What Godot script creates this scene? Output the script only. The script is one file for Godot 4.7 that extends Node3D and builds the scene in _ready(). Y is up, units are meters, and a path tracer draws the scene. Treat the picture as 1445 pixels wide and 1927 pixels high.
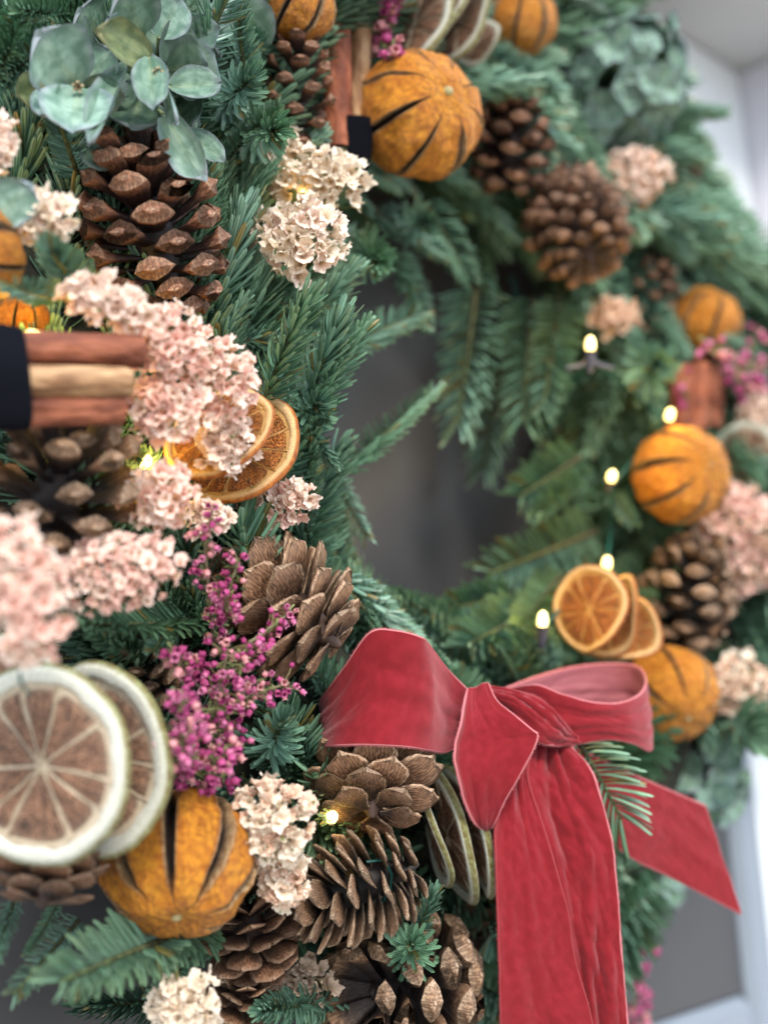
extends Node3D
# A decorated fir wreath with a red velvet bow on a grey front door, seen close and from one side.
# Metres; door leaf at z = 0 facing +z; the middle of the wreath on the z axis.

const FPX := 2496.6            # focal length in pixels of the 1445 x 1927 photograph
var eye := Vector3(-0.4977, -0.1814, 0.475)
var fwd: Vector3
var rgt: Vector3
var upv: Vector3
var rng := RandomNumberGenerator.new()
var taken := {}
var M := {}
var keepouts := []
var cache := {}

# ------------------------------------------------------------------ placing
func set_axes():
	var th := 0.7651
	var pit := 0.185
	var ro := 0.0622
	fwd = Vector3(cos(th) * cos(pit), sin(pit), -sin(th) * cos(pit))
	var r := Vector3(sin(th), 0, cos(th))
	var u := r.cross(fwd)
	rgt = r * cos(ro) - u * sin(ro)
	upv = r * sin(ro) + u * cos(ro)

func ray(x: float, y: float) -> Vector3:
	return fwd + rgt * ((x - 722.5) / FPX) - upv * ((y - 963.5) / FPX)

func pz(x: float, y: float, h: float) -> Vector3:      # the spot at height h off the door
	var d := ray(x, y)
	return eye + d * ((h - eye.z) / d.z)

func pd(x: float, y: float, d: float) -> Vector3:      # the spot at distance d
	return eye + ray(x, y) * d

func dist(p: Vector3) -> float:
	return (p - eye).dot(fwd)

func to_px(p: Vector3) -> Vector2:
	var q := p - eye
	var w := q.dot(fwd)
	return Vector2(722.5 + FPX * q.dot(rgt) / w, 963.5 - FPX * q.dot(upv) / w)

func cv(x: float, y: float, z: float) -> Vector3:      # right, up, towards the viewer
	return (rgt * x + upv * y - fwd * z).normalized()

func px(n: float, p: Vector3) -> float:                # n photo pixels, in metres, at p
	return n * dist(p) / FPX

func frame_y(y: Vector3, hint: Vector3) -> Basis:      # +y along y, +z near hint
	y = y.normalized()
	var x := y.cross(hint)
	if x.length() < 1e-4:
		x = y.cross(Vector3(0.31, 0.77, 0.55))
	x = x.normalized()
	return Basis(x, y, x.cross(y).normalized())

# ------------------------------------------------------------------ naming
func numbered(called: String) -> String:
	if not taken.has(called):
		taken[called] = 0
		return called
	taken[called] += 1
	return "%s_%03d" % [called, taken[called]]

func tag(o: Node3D, label: String, category: String, group := ""):
	o.set_meta("label", label)
	o.set_meta("category", category)
	if group:
		o.set_meta("group", group)

func thing(called: String, label: String, category: String, at: Vector3, group := "") -> Node3D:
	var o := Node3D.new()
	o.name = numbered(called)
	add_child(o)
	o.position = at
	tag(o, label, category, group)
	return o

func part(called: String, mesh: Mesh, mat: Material, parent: Node3D, xf := Transform3D()) -> MeshInstance3D:
	var o := MeshInstance3D.new()
	o.name = called
	o.mesh = mesh
	if mat:
		o.material_override = mat
	parent.add_child(o, true)
	o.transform = xf
	return o

func keep(p: Vector3, r_px: float):
	var q := to_px(p)
	keepouts.append([q.x, q.y, r_px, dist(p)])

# ------------------------------------------------------------------ meshes
class MB:
	var v := PackedVector3Array()
	var uv := PackedVector2Array()
	var c := PackedColorArray()
	var ix := PackedInt32Array()
	func add(p: Vector3, t := Vector2.ZERO, col := Color.WHITE) -> int:
		v.append(p)
		uv.append(t)
		c.append(col)
		return v.size() - 1
	func tri(a: int, b: int, d: int):
		ix.append(a)
		ix.append(b)
		ix.append(d)
	func quad(a: int, b: int, d: int, e: int):
		ix.append_array(PackedInt32Array([a, b, d, a, d, e]))
	func grid(first: int, nu: int, nv: int, flip := false):     # nv rows of nu vertices
		for j in nv - 1:
			for i in nu - 1:
				var a := first + j * nu + i
				if flip:
					quad(a, a + 1, a + nu + 1, a + nu)
				else:
					quad(a, a + nu, a + nu + 1, a + 1)
	func tube(pts: PackedVector3Array, rad: Callable, sides: int, col: Color, col2 := Color(-1, 0, 0)):
		var n := pts.size()
		var first := v.size()
		var side := Vector3.ZERO
		for j in n:
			var dirn := (pts[mini(j + 1, n - 1)] - pts[maxi(j - 1, 0)]).normalized()
			if side == Vector3.ZERO:
				side = dirn.cross(Vector3(0.2, 0.9, 0.4)).normalized()
				if side.length() < 0.1:
					side = Vector3.RIGHT
			side = (side - dirn * side.dot(dirn)).normalized()
			var o := dirn.cross(side)
			var t := float(j) / maxf(n - 1, 1)
			var r: float = rad.call(t)
			for i in sides + 1:
				var a := TAU * i / sides
				add(pts[j] + (side * cos(a) + o * sin(a)) * r, Vector2(float(i) / sides, t), col if col2.r < 0 else col.lerp(col2, t))
		grid(first, sides + 1, n)
		for e in [0, n - 1]:
			var m := add(pts[e], Vector2.ZERO, col if e == 0 or col2.r < 0 else col2)
			for i in sides:
				var a: int = first + e * (sides + 1) + i
				tri(m, a, a + 1)
	func mesh(weld := true) -> ArrayMesh:
		var n := PackedVector3Array()
		n.resize(v.size())
		for k in range(0, ix.size(), 3):
			var a := ix[k]
			var b := ix[k + 1]
			var d := ix[k + 2]
			var q := (v[d] - v[a]).cross(v[b] - v[a])
			n[a] += q
			n[b] += q
			n[d] += q
		if weld:
			var at := {}
			for k in v.size():
				var key := Vector3i((v[k] * 200000.0).round())
				if at.has(key):
					at[key].append(k)
				else:
					at[key] = [k]
			for key in at:
				var l: Array = at[key]
				if l.size() > 1:
					var s := Vector3.ZERO
					for k in l:
						s += n[k]
					for k in l:
						if n[k].dot(s) > 0.3 * n[k].length() * s.length():
							n[k] = s
		for k in n.size():
			n[k] = n[k].normalized() if n[k].length() > 0 else Vector3.UP
		var arr := []
		arr.resize(Mesh.ARRAY_MAX)
		arr[Mesh.ARRAY_VERTEX] = v
		arr[Mesh.ARRAY_NORMAL] = n
		arr[Mesh.ARRAY_TEX_UV] = uv
		arr[Mesh.ARRAY_COLOR] = c
		arr[Mesh.ARRAY_INDEX] = ix
		var m := ArrayMesh.new()
		m.add_surface_from_arrays(Mesh.PRIMITIVE_TRIANGLES, arr)
		return m

func lin(r: float, g: float, b: float) -> Color:
	return Color(r, g, b).linear_to_srgb()

func noise_tex(sd: int, freq: float, lo: Color, hi: Color, size := 256, octaves := 4, kind := FastNoiseLite.TYPE_SIMPLEX_SMOOTH) -> NoiseTexture2D:
	var f := FastNoiseLite.new()
	f.noise_type = kind
	f.seed = sd
	f.frequency = freq
	f.fractal_octaves = octaves
	var t := NoiseTexture2D.new()
	t.width = size
	t.height = size
	t.seamless = true
	t.noise = f
	var g := Gradient.new()
	g.offsets = PackedFloat32Array([0.25, 0.75])
	g.colors = PackedColorArray([lo, hi])
	t.color_ramp = g
	return t

func ramp_tex(offs: Array, cols: Array) -> GradientTexture2D:
	var g := Gradient.new()
	g.offsets = PackedFloat32Array(offs)
	g.colors = PackedColorArray(cols)
	var t := GradientTexture2D.new()
	t.gradient = g
	t.width = 64
	t.height = 4
	return t

func mat(called: String, rough: float, vert := true, tex: Texture2D = null, spec := 0.5) -> StandardMaterial3D:
	var m := StandardMaterial3D.new()
	m.resource_name = called
	m.roughness = rough
	m.metallic_specular = spec
	m.vertex_color_use_as_albedo = vert
	m.cull_mode = BaseMaterial3D.CULL_DISABLED
	if tex:
		m.albedo_texture = tex
	M[called] = m
	return m

func tri_map(m: StandardMaterial3D, s: float):
	m.uv1_triplanar = true
	m.uv1_scale = Vector3(s, s, s)

func make_materials():
	var w := Color.WHITE
	# fir needle: green blade with two pale stripes beside the midrib
	var m := mat("needle", 0.36, true, ramp_tex([0.0, 0.16, 0.3, 0.5, 0.7, 0.84, 1.0], [Color(0.55, 0.6, 0.52), Color(0.75, 0.79, 0.75), w, Color(0.55, 0.62, 0.5), w, Color(0.75, 0.79, 0.75), Color(0.55, 0.6, 0.52)]))
	m.backlight_enabled = true
	m.backlight = Color(0.26, 0.32, 0.24)
	m = mat("bark", 0.85, true, noise_tex(3, 0.03, Color(0.6, 0.55, 0.5), w, 128))
	tri_map(m, 60)
	m = mat("moss", 0.95, true, noise_tex(4, 0.04, Color(0.35, 0.35, 0.3), w, 256))
	tri_map(m, 14)
	# pine cone
	m = mat("cone_scale", 0.62, true, noise_tex(5, 0.025, Color(0.52, 0.47, 0.44), w, 256, 5))
	tri_map(m, 1.1)
	m.uv1_scale = Vector3(3.2, 0.9, 3.2)
	m.heightmap_enabled = true
	m.heightmap_scale = 0.02
	m.heightmap_texture = noise_tex(6, 0.05, Color.BLACK, w, 256, 4)
	# orange peel
	m = mat("peel", 0.5, true, noise_tex(7, 0.008, Color(0.74, 0.62, 0.5), w, 512, 5))
	tri_map(m, 2)
	m.heightmap_enabled = true
	m.heightmap_scale = 0.05
	m.heightmap_texture = noise_tex(8, 0.11, Color.BLACK, w, 512, 2)
	m = mat("pith", 0.85, true, noise_tex(9, 0.05, Color(0.82, 0.8, 0.74), w, 256, 4))
	tri_map(m, 2.5)
	m.heightmap_enabled = true
	m.heightmap_scale = 0.03
	m.heightmap_texture = noise_tex(10, 0.09, Color.BLACK, w, 256, 3)
	m = mat("pulp", 0.6, true, noise_tex(11, 0.045, Color(0.42, 0.36, 0.32), w, 256, 5))
	tri_map(m, 2.2)
	m.heightmap_enabled = true
	m.heightmap_scale = 0.09
	m.heightmap_texture = noise_tex(12, 0.06, Color.BLACK, w, 256, 3)
	m = mat("orange_pulp", 0.35, true, noise_tex(13, 0.04, Color(0.45, 0.36, 0.3), w, 256, 4))
	tri_map(m, 2.2)
	m.heightmap_enabled = true
	m.heightmap_scale = 0.07
	m.heightmap_texture = M["pulp"].heightmap_texture
	m.backlight_enabled = true
	m.backlight = Color(0.3, 0.14, 0.04)
	# papery statice, heather, hydrangea
	m = mat("paper_petal", 0.75, true, null, 0.25)
	m.backlight_enabled = true
	m.backlight = Color(0.7, 0.66, 0.62)
	m = mat("heather_bell", 0.6, true, null, 0.35)
	m.backlight_enabled = true
	m.backlight = Color(0.3, 0.12, 0.22)
	m = mat("hydrangea_petal", 0.62, true, noise_tex(15, 0.012, Color(0.74, 0.8, 0.78), w, 256, 5), 0.4)
	m.heightmap_enabled = true
	m.heightmap_scale = 0.012
	m.heightmap_texture = vein_tex()
	m.backlight_enabled = true
	m.backlight = Color(0.22, 0.3, 0.24)
	mat("green_stem", 0.7)
	# cinnamon
	m = mat("cinnamon", 0.75, true, noise_tex(17, 0.012, Color(0.70, 0.62, 0.57), w, 256, 5))
	m.uv1_scale = Vector3(1.6, 0.6, 1)
	m.heightmap_enabled = true
	m.heightmap_scale = 0.05
	m.heightmap_texture = noise_tex(18, 0.03, Color.BLACK, w, 256, 4)
	# velvet
	m = mat("velvet", 0.95, false, noise_tex(19, 0.012, Color(0.93, 0.91, 0.91), w, 1024, 7), 0.1)
	m.albedo_color = lin(0.208, 0.0145, 0.02)
	m.uv1_scale = Vector3(14, 14, 14)
	m.rim_enabled = true
	m.rim = 1.0
	m.rim_tint = 0.42
	m.heightmap_enabled = true
	m.heightmap_scale = 0.005
	m.heightmap_texture = noise_tex(20, 0.2, Color.BLACK, w, 1024, 2)
	m = mat("ribbon_back", 0.6, false, noise_tex(21, 0.08, Color(0.88, 0.85, 0.85), w, 256, 2), 0.4)
	m.albedo_color = lin(0.30, 0.085, 0.10)
	m.uv1_scale = Vector3(40, 40, 40)
	m.rim_enabled = true
	m.rim = 0.4
	m = mat("selvage", 0.9, false)
	m.albedo_color = lin(0.46, 0.14, 0.15)
	m = mat("velvet_edge", 0.95, false)
	m.albedo_color = lin(0.24, 0.026, 0.032)
	m = mat("black_velvet", 0.95, false, null, 0.15)
	m.albedo_color = lin(0.004, 0.0045, 0.007)
	m.rim_enabled = true
	m.rim = 0.03
	m.rim_tint = 0.5
	# door
	m = mat("door_dark", 0.42, false)
	m.albedo_color = lin(0.047, 0.047, 0.051)
	m = mat("door_grey", 0.38, false)
	m.albedo_color = lin(0.2, 0.235, 0.28)
	m = mat("frame_pale", 0.45, false)
	m.albedo_color = lin(0.64, 0.675, 0.70)
	m = mat("soffit_grey", 0.7, false)
	m.albedo_color = lin(0.56, 0.55, 0.545)
	m = mat("jamb_pale", 0.6, false)
	m.albedo_color = lin(0.62, 0.615, 0.68)
	# lights
	m = mat("light_bulb", 0.3, false)
	m.albedo_color = Color(1, 0.93, 0.75)
	m.emission_enabled = true
	m.emission = Color(1.0, 0.88, 0.5)
	m.emission_energy_multiplier = 1.5
	m = mat("bulb_socket", 0.4, false)
	m.albedo_color = lin(0.06, 0.06, 0.09)
	m = mat("wire", 0.4, false)
	m.albedo_color = lin(0.012, 0.07, 0.06)

func vein_tex() -> ImageTexture:
	var n := 192
	var im := Image.create(n, n, false, Image.FORMAT_L8)
	for y in n:
		for x in n:
			var u := absf(float(x) / n - 0.5) * 2.0
			var v := float(y) / n
			var k := 0.6
			k -= 0.5 * exp(-pow(u / 0.035, 2))
			var s := v - u * 0.55
			var w := fposmod(s * 7.5, 1.0) - 0.5
			k -= 0.32 * exp(-pow(w / 0.1, 2)) * (1.0 - u * 0.5)
			var s2 := v * 0.8 + u * 1.3
			var w2 := fposmod(s2 * 11.0, 1.0) - 0.5
			k -= 0.1 * exp(-pow(w2 / 0.12, 2))
			im.set_pixel(x, y, Color(k, k, k))
	return ImageTexture.create_from_image(im)
# ------------------------------------------------------------------ fir
func add_needle(b: MB, base: Vector3, d: Vector3, bend: Vector3, nrm: Vector3, ln: float, wd: float, c0: Color, c1: Color):
	var ts := [0.0, 0.3, 0.68, 0.93, 1.0]
	var ws := [0.5, 0.95, 1.0, 0.86, 0.36]
	var first := b.v.size()
	for k in 5:
		var t: float = ts[k]
		var tang := (d + bend * 2.0 * t).normalized()
		var side := tang.cross(nrm).normalized()
		var n2 := side.cross(tang)
		var p := base + (d * t + bend * t * t) * ln
		var hw: float = wd * 0.5 * ws[k]
		var c := c0.lerp(c1, t * t)
		b.add(p - side * hw, Vector2(0.02, t), c)
		b.add(p + n2 * hw * -0.55, Vector2(0.5, t), c)
		b.add(p + side * hw, Vector2(0.98, t), c)
	b.grid(first, 3, 5)

func make_sprig(kind: String, sd: int, n: int, L: float, nl: float, tint: Color, tipc: Color) -> Array:
	var r := RandomNumberGenerator.new()
	r.seed = sd
	var b := MB.new()
	var curve := r.randf_range(-1.2, 1.2)
	var curve2 := r.randf_range(-1.2, 1.2)
	var stem := PackedVector3Array()
	for j in 9:
		var y := L * j / 8.0
		stem.append(Vector3(curve2 * y * y, y, curve * y * y))
	for i in n:
		var t := (i + 0.5) / n
		var y := L * t
		var p := Vector3(curve2 * y * y, y, curve * y * y)
		var ax := Vector3(2 * curve2 * y, 1, 2 * curve * y).normalized()
		var a := i * 2.39996 + r.randf_range(-0.35, 0.35)
		var rad := Vector3(cos(a), 0, sin(a))
		var el := deg_to_rad(lerpf(68, 22, pow(t, 2.2)) + r.randf_range(-9, 9))
		var bend := Vector3.ZERO
		if kind == "brush":
			bend = ax * 0.38 + Vector3(0, 0, 0.12)
		elif kind == "comb":
			rad = Vector3(signf(rad.x) * (0.8 + 0.2 * absf(rad.x)), 0, rad.z * 0.45 + 0.12).normalized()
			el = deg_to_rad(lerpf(72, 30, pow(t, 2.5)) + r.randf_range(-5, 5))
			bend = ax * 0.22 + Vector3(0, 0, 0.1)
		elif kind == "sweep":              # needles swept up to one side
			rad = (rad + Vector3(0, 0, 0.95)).normalized()
			el = deg_to_rad(lerpf(72, 28, pow(t, 2.0)) + r.randf_range(-10, 10))
			bend = ax * 0.3 + Vector3(0, 0, 0.28)
		elif kind == "star":
			el = deg_to_rad(lerpf(85, 12, pow(t, 1.3)) + r.randf_range(-8, 8))
			bend = ax * 0.15
		bend += Vector3(r.randf_range(-0.07, 0.07), r.randf_range(-0.07, 0.07), r.randf_range(-0.07, 0.07))
		var d := (rad * sin(el) + ax * cos(el)).normalized()
		var l := nl * lerpf(1.0, 0.72, t * t) * r.randf_range(0.82, 1.12)
		if t < 0.06:
			l *= 0.7
		var nrm := ax - d * ax.dot(d)
		if nrm.length() < 0.1:
			nrm = rad
		var sh := r.randf_range(0.6, 1.4)
		var c0 := Color(tint.r * sh, tint.g * sh, tint.b * sh).lerp(Color(0.02, 0.05, 0.025), 0.25 * r.randf())
		var mix_tip := 0.25 + 0.5 * t
		var c1 := c0.lerp(tipc, mix_tip * r.randf_range(0.4, 1.0))
		if r.randf() < 0.035:
			c0 = Color(0.30, 0.26, 0.09)
			c1 = Color(0.36, 0.27, 0.12)
		elif r.randf() < 0.04:
			continue
		add_needle(b, p + rad * 0.0006, d, bend, nrm.normalized(), l, nl * r.randf_range(0.135, 0.17), c0, c1)
	var s := MB.new()
	s.tube(stem, func(t): return lerpf(0.0016, 0.0007, t), 6, Color(0.07, 0.06, 0.03), Color(0.10, 0.15, 0.05))
	return [b.mesh(false), s.mesh(), L]

var sprigs := {}

func make_sprigs():
	var blue := Color(0.225, 0.41, 0.345)
	var green := Color(0.20, 0.39, 0.27)
	var pale := Color(0.29, 0.48, 0.36)
	var tipc := Color(0.40, 0.58, 0.40)
	sprigs["brush"] = [make_sprig("brush", 11, 205, 0.066, 0.0102, blue, tipc), make_sprig("brush", 12, 230, 0.074, 0.0098, green, tipc), make_sprig("brush", 13, 190, 0.058, 0.0098, blue, tipc)]
	sprigs["comb"] = [make_sprig("comb", 21, 140, 0.07, 0.0108, blue, tipc), make_sprig("comb", 22, 155, 0.078, 0.0102, green, tipc)]
	sprigs["sweep"] = [make_sprig("sweep", 31, 215, 0.07, 0.0108, green, tipc), make_sprig("sweep", 32, 190, 0.062, 0.010, blue, tipc)]
	sprigs["star"] = [make_sprig("star", 41, 100, 0.03, 0.0105, blue, tipc), make_sprig("star", 42, 108, 0.034, 0.010, green, tipc)]
	sprigs["pale"] = [make_sprig("comb", 51, 165, 0.075, 0.0115, pale, Color(0.48, 0.64, 0.38)), make_sprig("brush", 52, 185, 0.06, 0.0098, pale, Color(0.48, 0.64, 0.38))]
	sprigs["wide"] = [make_sprig("comb", 71, 125, 0.07, 0.0145, Color(0.27, 0.46, 0.41), tipc), make_sprig("comb", 72, 120, 0.06, 0.015, Color(0.25, 0.45, 0.36), tipc), make_sprig("brush", 73, 150, 0.06, 0.0135, Color(0.27, 0.46, 0.41), tipc), make_sprig("sweep", 74, 140, 0.055, 0.014, pale, tipc)]
	sprigs["fan"] = [make_sprig("comb", 81, 46, 0.046, 0.0215, Color(0.25, 0.42, 0.30), Color(0.34, 0.52, 0.32))]
	sprigs["dark"] = [make_sprig("brush", 61, 240, 0.07, 0.012, Color(0.07, 0.145, 0.11), Color(0.13, 0.24, 0.16))]

func sprig(kind: String, var_i: int, a: Vector3, b: Vector3, hint: Vector3, label: String, group: String, roll := 0.0, fat := 1.0):
	var list: Array = sprigs[kind]
	var s: Array = list[var_i % list.size()]
	var L: float = s[2]
	var k := a.distance_to(b) / L
	var o := thing("fir_sprig", label, "fir sprig", a, group)
	var bs := frame_y(b - a, hint)
	if roll != 0.0:
		bs = bs.rotated((b - a).normalized(), roll)
	var kw := clampf(k, 0.75, 1.25) * fat
	o.basis = Basis(bs.x * kw, bs.y * k, bs.z * kw) if absf(k - kw) > 0.5 else bs * k
	part("stem", s[1], M["bark"], o)
	part("needles", s[0], M["needle"], o).set_meta("kind", "stuff")

# a sprig between two spots of the photograph, each at its height off the door
func spr(kind: String, vi: int, x0: float, y0: float, h0: float, x1: float, y1: float, h1: float, label: String, roll := 0.0, group := ""):
	sprig(kind, vi, pz(x0, y0, h0), pz(x1, y1, h1), cv(0, 0.5, 0.85), label, group, roll)

# ------------------------------------------------------------------ pine cones
func scale_a(pal: Array, sd: int) -> ArrayMesh:      # stout scale with a four-sided knob
	var r := RandomNumberGenerator.new()
	r.seed = sd
	var shaft: Color = pal[0]
	var face: Color = pal[1]
	var umbo: Color = pal[2]
	var b := MB.new()
	var ys := [0.0, 0.35, 0.62, 0.8, 0.9]
	var ws := [0.12, 0.17, 0.23, 0.275, 0.27]
	var tops := [0.03, 0.035, 0.05, 0.10, 0.15]
	var bots := [-0.03, -0.045, -0.06, -0.10, -0.11]
	var q := [[1.0, 0.0], [0.62, 0.6], [0.0, 1.0], [-0.62, 0.6], [-1.0, 0.0], [-0.62, -0.6], [0.0, -1.0], [0.62, -0.6]]
	var jit := []
	for i in 8:
		jit.append(r.randf_range(0.9, 1.1))
	var ring := func(k: int, col: Color, grow: float) -> int:
		var f := b.v.size()
		for i in 9:
			var c: Array = q[i % 8]
			var z: float = (tops[k] if c[1] > 0 else -bots[k]) * c[1]
			b.add(Vector3(c[0] * ws[k] * jit[i % 8] * grow, ys[k] - 0.03 * absf(c[0]), z * jit[i % 8] * grow), Vector2(i / 8.0, ys[k]), col)
		return f
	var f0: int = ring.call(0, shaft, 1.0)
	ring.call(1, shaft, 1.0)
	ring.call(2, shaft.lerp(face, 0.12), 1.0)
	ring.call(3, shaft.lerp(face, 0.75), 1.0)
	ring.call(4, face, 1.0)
	b.grid(f0, 9, 5)
	var f1: int = ring.call(4, face.lerp(umbo, 0.75), 1.0)       # knob face, its own edge
	var f2 := b.v.size()
	for i in 9:
		var c: Array = q[i % 8]
		var keel := 0.035 if absf(c[1]) < 0.5 else 0.0
		b.add(Vector3(c[0] * 0.12, 0.965 + keel, 0.02 + c[1] * 0.045), Vector2(i / 8.0, 1), face)
	b.grid(f1, 9, 2)
	for i in 8:
		pass
	# the face ring above joins the outer edge to the inner one
	for i in 8:
		b.quad(f1 + i, f2 + i, f2 + i + 1, f1 + i + 1)
	var u := b.add(Vector3(r.randf_range(-0.02, 0.02), 1.03, 0.0), Vector2(0.5, 1), umbo)
	for i in 8:
		b.tri(f2 + i, u, f2 + i + 1)
	return b.mesh(false)

func scale_b(pal: Array, sd: int) -> ArrayMesh:      # broad rounded scale with a pale rim
	var r := RandomNumberGenerator.new()
	r.seed = sd
	var b := MB.new()
	var nu := 9
	var nv := 10
	var wav := r.randf_range(0, TAU)
	for side in [1, -1]:
		var first := b.v.size()
		for j in nv:
			var v := float(j) / (nv - 1)
			var hw := 0.12 + 0.36 * smoothstep(0.0, 0.62, v)
			if v > 0.74:
				var e := (v - 0.74) / 0.26
				hw *= sqrt(maxf(1.0 - pow(e, 2.4) * 0.985, 0.0))
			for i in nu:
				var u := 2.0 * i / (nu - 1) - 1.0
				var thick := 0.045 * sqrt(maxf(1.0 - u * u, 0.0)) * (1.0 if v < 0.97 else 0.4)
				var z := -0.10 * u * u * v + 0.13 * v * v
				if side < 0:                        # outer face: raised shield with a cross keel and a blunt umbo
					thick += 0.05 * smoothstep(0.45, 0.7, v) * (1.0 - u * u) * (1.0 - smoothstep(0.8, 1.0, v))
					thick += 0.022 * exp(-(pow(u / 0.22, 2) + pow((v - 0.74) / 0.09, 2)))
				z += side * thick + 0.012 * sin(u * 5 + wav)
				var edge := maxf(absf(u), smoothstep(0.7, 1.0, v))
				var y := v * (1.0 - 0.06 * u * u)
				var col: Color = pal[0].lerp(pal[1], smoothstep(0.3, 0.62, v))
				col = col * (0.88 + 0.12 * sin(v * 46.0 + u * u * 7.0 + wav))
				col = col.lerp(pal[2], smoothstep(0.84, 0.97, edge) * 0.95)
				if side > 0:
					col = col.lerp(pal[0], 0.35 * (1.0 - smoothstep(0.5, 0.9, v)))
				b.add(Vector3(u * hw, y, z), Vector2(u * 0.5 + 0.5, v), Color(col.r, col.g, col.b))
		b.grid(first, nu, nv, side > 0)
	return b.mesh(true)

var palettes := {
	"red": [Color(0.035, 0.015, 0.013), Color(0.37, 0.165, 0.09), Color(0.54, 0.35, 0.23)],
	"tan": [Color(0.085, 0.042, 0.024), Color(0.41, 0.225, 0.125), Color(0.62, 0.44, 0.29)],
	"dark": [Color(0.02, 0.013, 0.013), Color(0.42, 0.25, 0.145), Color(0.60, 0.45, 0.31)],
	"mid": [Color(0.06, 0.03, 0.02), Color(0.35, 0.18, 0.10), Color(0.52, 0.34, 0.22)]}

func scale_mesh(shape: String, pal: String, k: int) -> ArrayMesh:
	var key := "%s%s%d" % [shape, pal, k % 3]
	if not cache.has(key):
		var pl := []
		for c in palettes[pal]:
			var q: Color = c * [0.8, 1.0, 1.18][k % 3]
			pl.append(Color(q.r, q.g, q.b))
		cache[key] = scale_a(pl, 70 + k % 3) if shape == "a" else scale_b(pl, 80 + k % 3)
	return cache[key]

# x, y, height; axis = towards the tip in view terms; length and width in photo pixels
func cone(x: float, y: float, h: float, axis: Vector3, len_px: float, dia_px: float, shape: String, pal: String, label: String, opt := {}):
	var c := pz(x, y, h)
	var ax := cv(axis.x, axis.y, axis.z)
	var L := px(len_px, c)
	var R := px(dia_px, c) * 0.5
	var o := thing("pine_cone", label, "pine cone", c - ax * L * 0.5, opt.get("group", ""))
	o.basis = frame_y(ax, cv(0, 0, 1))
	var r := RandomNumberGenerator.new()
	r.seed = hash(label)
	var n: int = opt.get("n", 62)
	var open0: float = opt.get("open0", -18.0)
	var open1: float = opt.get("open1", 62.0)
	var core := MB.new()
	var cp := PackedVector3Array()
	for j in 7:
		cp.append(Vector3(0, L * (0.0 + 0.8 * j / 6.0), 0))
	var cr := R * 0.3
	var shaft: Color = palettes[pal][0]
	core.tube(cp, func(t): return cr * sin(PI * (0.04 + 0.88 * t)), 10, shaft)
	part("core", core.mesh(), M["cone_scale"], o)
	for i in n:
		var t := (i + 0.5) / n
		var a := i * 2.39996 + r.randf_range(-0.08, 0.08)
		var rad := Vector3(cos(a), 0, sin(a))
		var e := deg_to_rad(lerpf(open0, open1, pow(t, opt.get("pow", 1.15))) + r.randf_range(-5, 5))
		var prof := sin(PI * (0.17 + 0.68 * pow(t, 0.85)))
		var base_r := cr * (0.4 + 0.5 * prof)
		var ln := (R * prof - base_r * 0.6) / maxf(cos(e), 0.5) * r.randf_range(0.93, 1.06)
		ln = clampf(ln, R * 0.3, R * opt.get("longest", 1.0))
		var yd := (rad * cos(e) + Vector3.UP * sin(e)).normalized()
		var zd := (Vector3.UP * cos(e) - rad * sin(e)).normalized()
		var xd := yd.cross(zd)
		var tw := r.randf_range(-0.12, 0.12)
		xd = xd.rotated(yd, tw)
		zd = zd.rotated(yd, tw)
		var wd: float = (0.98 * R * opt.get("wide", 1.0) * (0.55 + 0.45 * prof)) if shape == "a" else (0.66 * R * opt.get("wide", 1.0) * (0.45 + 0.55 * prof))
		var th: float = wd * opt.get("thick", 1.25 if shape == "a" else 1.1)
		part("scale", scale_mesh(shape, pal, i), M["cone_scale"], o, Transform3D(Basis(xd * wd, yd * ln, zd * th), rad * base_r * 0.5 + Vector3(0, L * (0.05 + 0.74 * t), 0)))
	keep(c, minf(len_px, dia_px) * 0.5)
	return o

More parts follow.
